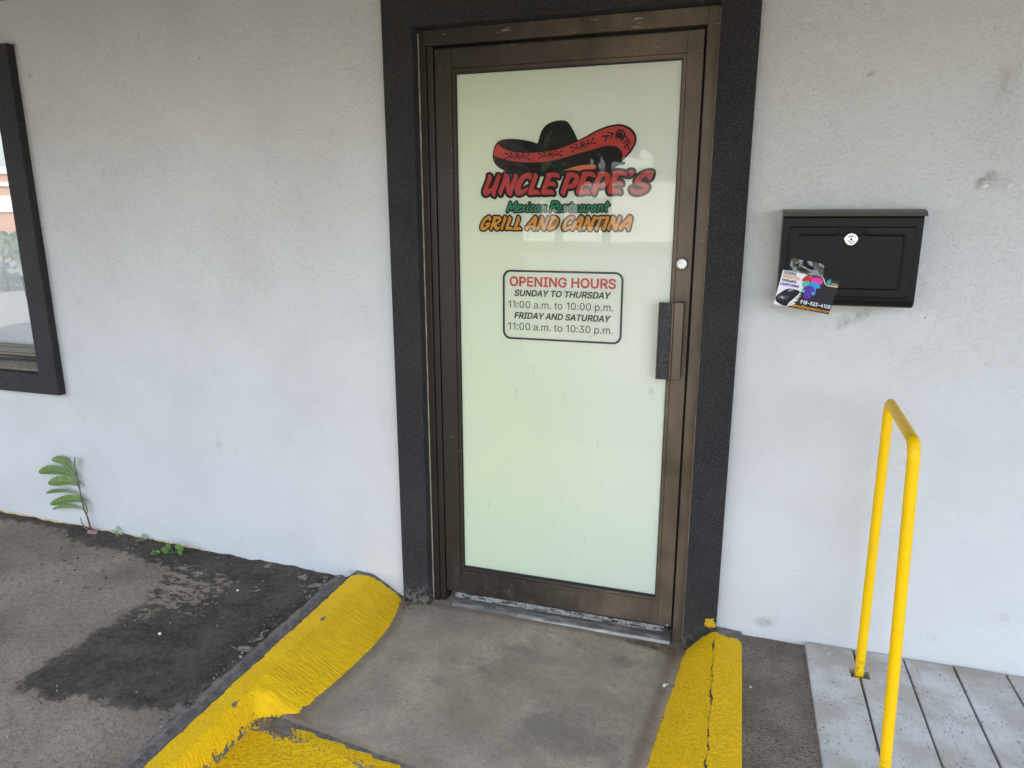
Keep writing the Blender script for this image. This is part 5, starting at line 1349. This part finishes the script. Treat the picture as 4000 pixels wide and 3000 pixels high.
# ------------------------------------------------------------------ plants and litter at the foot of the wall
def blade(path, wmax, P3, mat, parent, name='leaf', side=0.3, serr=0.055, cup=0.25):
    """A lance-shaped leaf along a path of 3-D points with a folded midrib and toothed edge."""
    pts = spline([tuple(p) for p in path], False, 7)
    n = len(pts)
    vs, fs = [], []
    for i in range(n):
        t = i / (n - 1)
        w = wmax * (0.10 + 0.90 * math.sin(math.pi * min(1, (0.03 + t * 0.97) ** 1.75)) ** 0.75) * (1 if t < 0.97 else 0.6)
        w *= 1 + serr * (1 if i % 2 else -1) * (t > 0.2)
        tg = Vector(pts[min(i + 1, n - 1)]) - Vector(pts[max(i - 1, 0)])
        nrm = Vector((-tg.z, 0, tg.x)).normalized()
        c = Vector(pts[i])
        for k, q in enumerate((-1, -0.5, 0, 0.5, 1)):
            vs.append(c + nrm * (w * q) + Vector((0, side * w * q + cup * w * (abs(q) - 0.3), 0)))
    for i in range(n - 1):
        for k in range(4):
            fs.append((i * 5 + k, i * 5 + k + 1, i * 5 + k + 6, i * 5 + k + 5))
    o = mesh(name, vs, fs, mat, parent, True)
    rv, rf = tube([Vector(p) + Vector((0, -0.0012 - cup * wmax * 0.3, 0)) for p in pts[:-1]], [0.0024 * (1 - 0.75 * i / n) for i in range(n - 1)], 6)
    mesh('midrib', rv, rf, RIB, o, True)
    return o

LEAF = mat_leaf('weed_leaf', (0.125, 0.20, 0.055), (0.19, 0.28, 0.085))
LEAF2 = mat_leaf('seedling_leaf', (0.10, 0.19, 0.05), (0.15, 0.26, 0.08))
RIB = plain('leaf_rib', (0.27, 0.36, 0.17), 0.5)
STEM_M = plain('reddish_stem', (0.13, 0.07, 0.075), 0.55)
DRY = mat_leaf('dry_leaf', (0.20, 0.165, 0.125), (0.32, 0.28, 0.225))

weed = thing('weed', 'tall leafy green weed growing from the joint at the wall foot', 'plant')
st = pairs(STEM)
sp = spline(st, False, 5)
pth = [Vector((p[0], -0.046 - 0.006 * math.sin(i * 0.12), p[1])) for i, p in enumerate(sp)]
pth = [Vector((pth[0].x + 0.004, -0.040, 0.040))] + pth
v, fcs = tube(pth, [0.0042 - 0.0026 * i / len(pth) for i in range(len(pth))], 8)
mesh('stem', v, fcs, STEM_M, weed, True)
for q, lv in enumerate(LEAVES):
    p = pairs(lv[1:])
    n = len(p)
    path = [Vector((a[0], -0.046 - (0.008, 0.010, 0.012, 0.026, 0.014, 0.022, 0.006)[q] * (i / (n - 1)) ** (1.6, 0.8, 1.2, 1.5, 1, 1.3, 0.9)[q], a[1])) for i, a in enumerate(p)]
    blade(path, lv[0] / 3.16 * 0.00135 * 1.12, None, LEAF, weed, side=(0.5, -0.25, 0.25, -0.1, 0.6, 0.1, -0.5)[q])
# reddish root knuckle and a dead side shoot
bm = bmesh.new()
bmesh.ops.create_icosphere(bm, subdivisions=3, radius=1.0)
for vv in bm.verts:
    c = vv.co
    k = 1 + 0.25 * mnoise.noise(c * 2.1)
    vv.co = Vector((c.x * 0.030 * k - 2.300 - 0.0, c.y * 0.016 * k - 0.056, c.z * 0.014 * k + 0.043))
frombm('root', bm, mat_leaf('root_skin', (0.30, 0.14, 0.15), (0.34, 0.25, 0.17)), weed, True)
v, fcs = tube([(-2.318, -0.055, 0.048), (-2.345, -0.058, 0.066), (-2.36, -0.056, 0.085), (-2.366, -0.055, 0.115)], [0.004, 0.0035, 0.0025, 0.0012], 7)
mesh('side_shoot', v, fcs, plain('dead_shoot', (0.24, 0.13, 0.10), 0.7), weed, True)

def seedling(x, y, z, leaves, label, size=0.02, leafm=None):
    t = thing('seedling', label, 'seedling', group='small seedlings at the wall foot')
    for a, tilt, s in leaves:
        d = Vector((math.cos(a), math.sin(a) * 0.6, tilt)).normalized()
        base = Vector((x, y, z))
        tip = base + d * size * s
        mid = base + d * size * s * 0.5 + Vector((0, 0, size * 0.10))
        v, fcs = tube([base, mid], 0.0011, 6)
        vs, fs = [], []
        sd = Vector((-d.z, 0, d.x)).normalized() if abs(d.y) < 0.5 else d.cross(Vector((0, 0, 1))).normalized()
        nn = d.cross(sd)
        vs.append(mid + (tip - mid) * 0.5 + nn * 0.001)
        for k in range(12):
            an = 2 * math.pi * k / 12
            vs.append(mid + (tip - mid) * (0.5 + 0.55 * math.cos(an)) + sd * (size * s * 0.24 * math.sin(an) * (1.15 - 0.25 * math.cos(an))))
        fs = [(0, 1 + k, 1 + (k + 1) % 12) for k in range(12)]
        mesh('leaf', vs, fs, leafm or LEAF2, t, True)
        mesh('stalk', v, fcs, leafm or LEAF2, t, True)
    return t
seedling(-1.765, -0.105, 0.033, [(0.35, 0.75, 1.9), (1.2, 1.2, 1.6), (2.7, 0.55, 2.2), (3.3, 0.25, 2.3), (-0.2, 0.4, 1.8), (4.4, 0.45, 1.3), (5.3, 0.5, 1.2)], 'bright green seedling, the largest of the row at the wall foot', 0.030)
seedling(-1.842, -0.135, 0.031, [(0.5, 0.9, 1.2), (2.6, 0.5, 1.3), (3.7, 0.3, 1.1), (5.5, 0.3, 1.1), (1.6, 1.2, 1.0)], 'small green seedling touching the largest seedling on its left', 0.023)
seedling(-2.003, -0.052, 0.036, [(0.6, 0.8, 1.1), (2.4, 0.6, 1.1), (1.5, 1.4, 1.3), (4.2, 0.3, 0.9)], 'pale green seedling between the largest seedling and the folded one', 0.028, mat_leaf('pale_seedling', (0.20, 0.32, 0.13), (0.28, 0.40, 0.2)))
seedling(-2.165, -0.042, 0.040, [(0.2, 0.55, 1.2), (2.9, 0.5, 1.3), (1.6, 1.5, 1.5), (-0.6, 0.3, 0.9)], 'pale folded seedling nearest to the tall weed', 0.030, mat_leaf('folded_seedling', (0.22, 0.33, 0.15), (0.34, 0.44, 0.26)))

def dryleaf(x, y, z, L, wd, rot, label, seed):
    """A curled dead leaf with a ragged, lobed outline and a stalk."""
    random.seed(seed)
    n = 17
    rim = []
    for k in range(n):
        a = 2 * math.pi * k / n
        r = (0.62 + 0.38 * math.cos(a * 1.0) ** 2) * random.uniform(0.6, 1.08)
        rim.append((L * 0.5 * r * math.cos(a), wd * 0.5 * (0.75 + 0.25 * r) * random.uniform(0.55, 1.1) * math.sin(a)))
    cr, sr = math.cos(rot), math.sin(rot)
    def put(u, v):
        h = 0.004 + 0.9 * v * v / wd + 0.10 * u * u / L + 0.003 * mnoise.noise(Vector((u * 60, v * 60, seed)))
        X_, Y_ = x + u * cr - v * sr, y + u * sr + v * cr
        return (X_, Y_, z + h)
    vs, fs = [put(0, 0)], []
    for s in (0.5, 1.0):
        for u, v in rim: vs.append(put(u * s, v * s))
    for k in range(n):
        j = (k + 1) % n
        fs.append((0, 1 + k, 1 + j))
        fs.append((1 + k, 1 + n + k, 1 + n + j, 1 + j))
    o = mesh('dry_leaf', vs, fs, DRY, None, True)
    tag(o, label, 'leaf', 'dead leaves along the kerb and wall')
    sv, sf = tube([put(-L * 0.4, 0), put(-L * 0.62, 0.002), put(-L * 0.8, 0.006)], 0.001, 6)
    mesh('stalk', sv, sf, DRY, o, True)
    md = o.modifiers.new('thick', 'SOLIDIFY')
    md.thickness = 0.0007
    return o
dryleaf(-1.005, -0.140, 0.013, 0.085, 0.05, 0.35, 'long curled tan dead leaf lying against the kerb near the wall corner', 5)
dryleaf(-1.095, -0.090, 0.013, 0.075, 0.055, -0.5, 'grey lobed dead leaf between the wall corner and the long curled leaf', 8)
dryleaf(-1.290, -0.062, 0.018, 0.07, 0.055, 0.2, 'ragged dead leaf lying close to the wall, left of the kerb corner', 12)
dryleaf(-0.993, -0.605, 0.012, 0.075, 0.05, 0.15, 'forked grey dead leaf halfway along the outer side of the kerb', 17)
dryleaf(-0.985, -0.535, 0.012, 0.05, 0.03, 1.0, 'narrow dead leaf scrap just above the forked leaf beside the kerb', 21)
dryleaf(-1.21, -0.245, 0.015, 0.035, 0.02, 0.8, 'small brown dead leaf alone on the dark soil below the wall', 25)

# loose grit: too many to count
bm = bmesh.new()
random.seed(11)
def grain(x, y, z, r):
    q = bmesh.ops.create_icosphere(bm, subdivisions=1, radius=r, matrix=Matrix.Translation((x, y, z)) @ Matrix.Rotation(random.random() * 6, 4, 'Z'))
    for vv in q['verts']:
        vv.co += Vector((random.uniform(-1, 1), random.uniform(-1, 1), random.uniform(-0.7, 0.3))) * r * 0.35
for k in range(150):
    x, y = random.uniform(-3.1, -0.99), -0.05 - 1.3 * random.random() ** 1.3
    grain(x, y, gz(x, y) + 0.004, random.choice((0.0018, 0.0025, 0.003, 0.004)) * random.uniform(0.7, 1.2))
for k in range(40):
    y = -0.05 - 1.0 * random.random()
    grain(-0.985 + random.gauss(0, 0.012), y, gz(-0.985, y) + 0.005, random.uniform(0.002, 0.006))
gravel = frombm('gravel', bm, mat_leaf('pale_grit', (0.22, 0.2, 0.17), (0.45, 0.42, 0.37)))
tag(gravel, kind='stuff')
bm = bmesh.new()
for k in range(170):
    if k < 110:
        x = 0.30 + 0.2 * random.random() ** 0.8; y = -0.052 - 0.05 * random.random() * (x - 0.2) / 0.25
    elif k < 140:
        x = -0.60 + random.gauss(0, 0.03); y = -0.09 + random.gauss(0, 0.03)
    else:
        x = random.uniform(-0.55, 0.45); y = random.uniform(-0.75, -0.05)
    grain(x, y, -0.0275, random.uniform(0.0009, 0.0028))
crumbs = frombm('crumbs', bm, mat_leaf('brown_crumb', (0.05, 0.035, 0.022), (0.15, 0.105, 0.06)))
tag(crumbs, kind='stuff')
bm = bmesh.new()
random.seed(23)
def flake(x, y, z, s):
    a = random.random() * 6.28
    c_, s_ = math.cos(a), math.sin(a)
    n = random.randint(5, 7)
    ring = []
    for k in range(n):
        t = 2 * math.pi * k / n
        r_ = s * random.uniform(0.5, 1.15)
        u, v = r_ * math.cos(t), r_ * 0.55 * math.sin(t)
        ring.append(bm.verts.new((x + u * c_ - v * s_, y + u * s_ + v * c_, z + 0.003 + random.uniform(0, 0.5) * s * abs(math.cos(t)))))
    m_ = bm.verts.new((x, y, z + 0.002))
    for k in range(n): bm.faces.new((m_, ring[k], ring[(k + 1) % n]))
for k in range(230):
    q_ = k % 3
    if q_ == 0:
        x, y = random.uniform(-2.6, -0.95), -0.03 - abs(random.gauss(0, 0.05))
    elif q_ == 1:
        y = -0.05 - 0.95 * random.random()
        x = -0.975 - abs(random.gauss(0, 0.035))
    else:
        x, y = random.uniform(-2.3, -1.0), random.uniform(-0.5, -0.05)
    flake(x, y, gz(x, y) + 0.004, random.choice((0.005, 0.007, 0.010, 0.015)))
tag(frombm('litter', bm, mat_leaf('dark_litter', (0.035, 0.028, 0.022), (0.16, 0.135, 0.105))), kind='stuff')
bm = bmesh.new()
for p, r in (((0.468, -0.292, -0.026), 0.006), ((0.476, -0.286, -0.026), 0.005), ((0.742, -0.33, 0.056), 0.004), ((-1.36, -0.62, 0.018), 0.007), ((-1.29, -0.27, 0.02), 0.006), ((1.0, -0.085, 0.0725), 0.004)):
    grain(*p, r)
tag(frombm('rubble', bm, plain('white_plaster', (0.7, 0.72, 0.70), 0.8)), kind='stuff')

# ------------------------------------------------------------------ across the street (seen mirrored in the glass)
def brickmat(name, c1, c2, mortar, scale):
    k = M(name, rough=0.85)
    b = k.t.nodes.new('ShaderNodeTexBrick')
    k._in(b.inputs['Vector'], k.scale(k.pos(), (1, 1, 1), rot=(math.radians(90), 0, 0)))
    b.inputs['Scale'].default_value = scale
    b.inputs['Color1'].default_value = (*c1, 1); b.inputs['Color2'].default_value = (*c2, 1); b.inputs['Mortar'].default_value = (*mortar, 1)
    k.set('col', b.outputs[0])
    return k.m
shop = thing('brick_building', 'long orange brick building with white bands across the street, mirrored in the window', 'building')
bm = bmesh.new(); box(bm, -120, -48, -68, -56, -0.13, 6.2)
frombm('wall', bm, brickmat('orange_brick', (0.46, 0.19, 0.10), (0.38, 0.15, 0.08), (0.42, 0.36, 0.3), 2.2), shop)
for z0, z1 in ((2.2, 3.9), (4.9, 5.3), (6.2, 6.9)):
    bm = bmesh.new(); box(bm, -120.2, -47.8, -68.2, -55.8, z0, z1)
    frombm('band', bm, plain('white_band', (0.70, 0.69, 0.67), 0.7), shop)
white = thing('white_building', 'pale rendered building across the street, mirrored in the door glass', 'building')
bm = bmesh.new(); box(bm, -24, 14, -60, -50, -0.13, 4.6)
frombm('wall', bm, plain('pale_render', (0.72, 0.70, 0.66), 0.8), white)
bm = bmesh.new(); box(bm, -24.6, 14.6, -60.6, -49.4, 4.6, 5.0)
frombm('roof', bm, plain('grey_roof_edge', (0.3, 0.29, 0.28), 0.8), white)
for x in (-21, -16, -11, -4, 3, 9):
    bm = bmesh.new(); box(bm, x, x + 2.2, -49.98, -49.9, 1.0, 3.0)
    frombm('window', bm, plain('far_window', (0.05, 0.055, 0.06), 0.1), white)

def leafmass(name, cx_, cy_, cz_, rx, ry, rz, n, size, mat, parent, seed):
    rng = np.random.default_rng(seed)
    blobs = [(rng.normal(0, 0.45, 3), rng.uniform(0.3, 0.55)) for _ in range(9)]
    vs, fs = [], []
    while len(fs) < n:
        c, r = blobs[rng.integers(len(blobs))]
        d = rng.normal(size=3); d /= np.linalg.norm(d)
        p = c + d * r * rng.uniform(0.75, 1.05)
        if np.linalg.norm(p) > 1.15: continue
        q = np.array([cx_, cy_, cz_]) + p * [rx, ry, rz]
        a, b = rng.normal(size=3), rng.normal(size=3)
        a /= np.linalg.norm(a); b -= a * (a @ b); b /= np.linalg.norm(b)
        k = len(vs)
        s = size * rng.uniform(0.6, 1.3)
        vs += [q - a * s, q + b * s * 0.45, q + a * s, q - b * s * 0.45]
        fs.append((k, k + 1, k + 2, k + 3))
    return mesh(name, vs, fs, mat, parent)
FOL = mat_leaf('tree_leaf', (0.035, 0.062, 0.022), (0.06, 0.095, 0.032))
BARK = plain('bark', (0.11, 0.085, 0.065), 0.9)
for i, (x, y, h, lab) in enumerate(((-1.0, -31.5, 8.2, 'street tree at the near end of the row, opposite the lock side of the door'), (-5.6, -32.0, 9.6, 'second street tree of the row before the pale building, seen from the near end'), (-7.6, -30.6, 9.4, 'added third street tree of the row before the pale building, seen from the near end'), (-10.4, -32.5, 9.2, 'fourth street tree of the row before the pale building, seen from the near end'), (-14.2, -32.5, 8.8, 'street tree at the far end of the row before the pale building'), (-45.0, -44.0, 7.5, 'street tree standing alone before the orange brick building'))):
    t = thing('tree', lab, 'tree', group='street trees on the far verge')
    v, fcs = tube([(x, y, -0.15), (x + 0.1, y, h * 0.28), (x - 0.05, y, h * 0.55), (x + 0.1, y + 0.1, h * 0.8)], [0.22, 0.17, 0.12, 0.05], 10)
    tr = mesh('trunk', v, fcs, BARK, t, True)
    for a in range(5):
        an = a * 1.3 + i
        v, fcs = tube([(x, y, h * 0.42), (x + math.cos(an) * h * 0.12, y + math.sin(an) * h * 0.12, h * 0.58), (x + math.cos(an) * h * 0.26, y + math.sin(an) * h * 0.26, h * 0.72)], [0.09, 0.06, 0.02], 7)
        mesh('limb', v, fcs, BARK, tr, True)
    leafmass('crown', x, y, h * 0.64, h * 0.40, h * 0.36, h * 0.36, 3600, 0.44, FOL, t, i + 1)  # crowns widened and a third tree added to darken the hat's reflection
sh = thing('shrub', 'leafy shrub on the near verge, mirrored in the window', 'shrub')
v, fcs = tube([(-15.8, -9.8, -0.15), (-15.8, -9.8, 0.6)], [0.05, 0.03], 7)
mesh('stem', v, fcs, BARK, sh, True)
leafmass('crown', -15.8, -9.8, 0.65, 1.1, 0.9, 0.75, 900, 0.09, mat_leaf('shrub_leaf', (0.08, 0.13, 0.05), (0.14, 0.19, 0.08)), sh, 9)

pier = thing('brick_pier', 'added dark brick pier, unseen behind the viewer, that darkens the door reflection', 'pier')
bm = bmesh.new(); box(bm, -1.70, -1.17, -3.45, -3.0, -0.13, 2.5)  # unseen pier added to darken the left of the door reflection
frombm('shaft', bm, brickmat('dark_brick', (0.11, 0.05, 0.035), (0.08, 0.04, 0.03), (0.2, 0.19, 0.17), 4.5), pier, bevel=0.008)
bm = bmesh.new(); box(bm, -1.75, -1.12, -3.50, -2.95, 2.502, 2.6)
frombm('cap', bm, plain('pier_cap', (0.3, 0.29, 0.27), 0.8), pier, bevel=0.01)
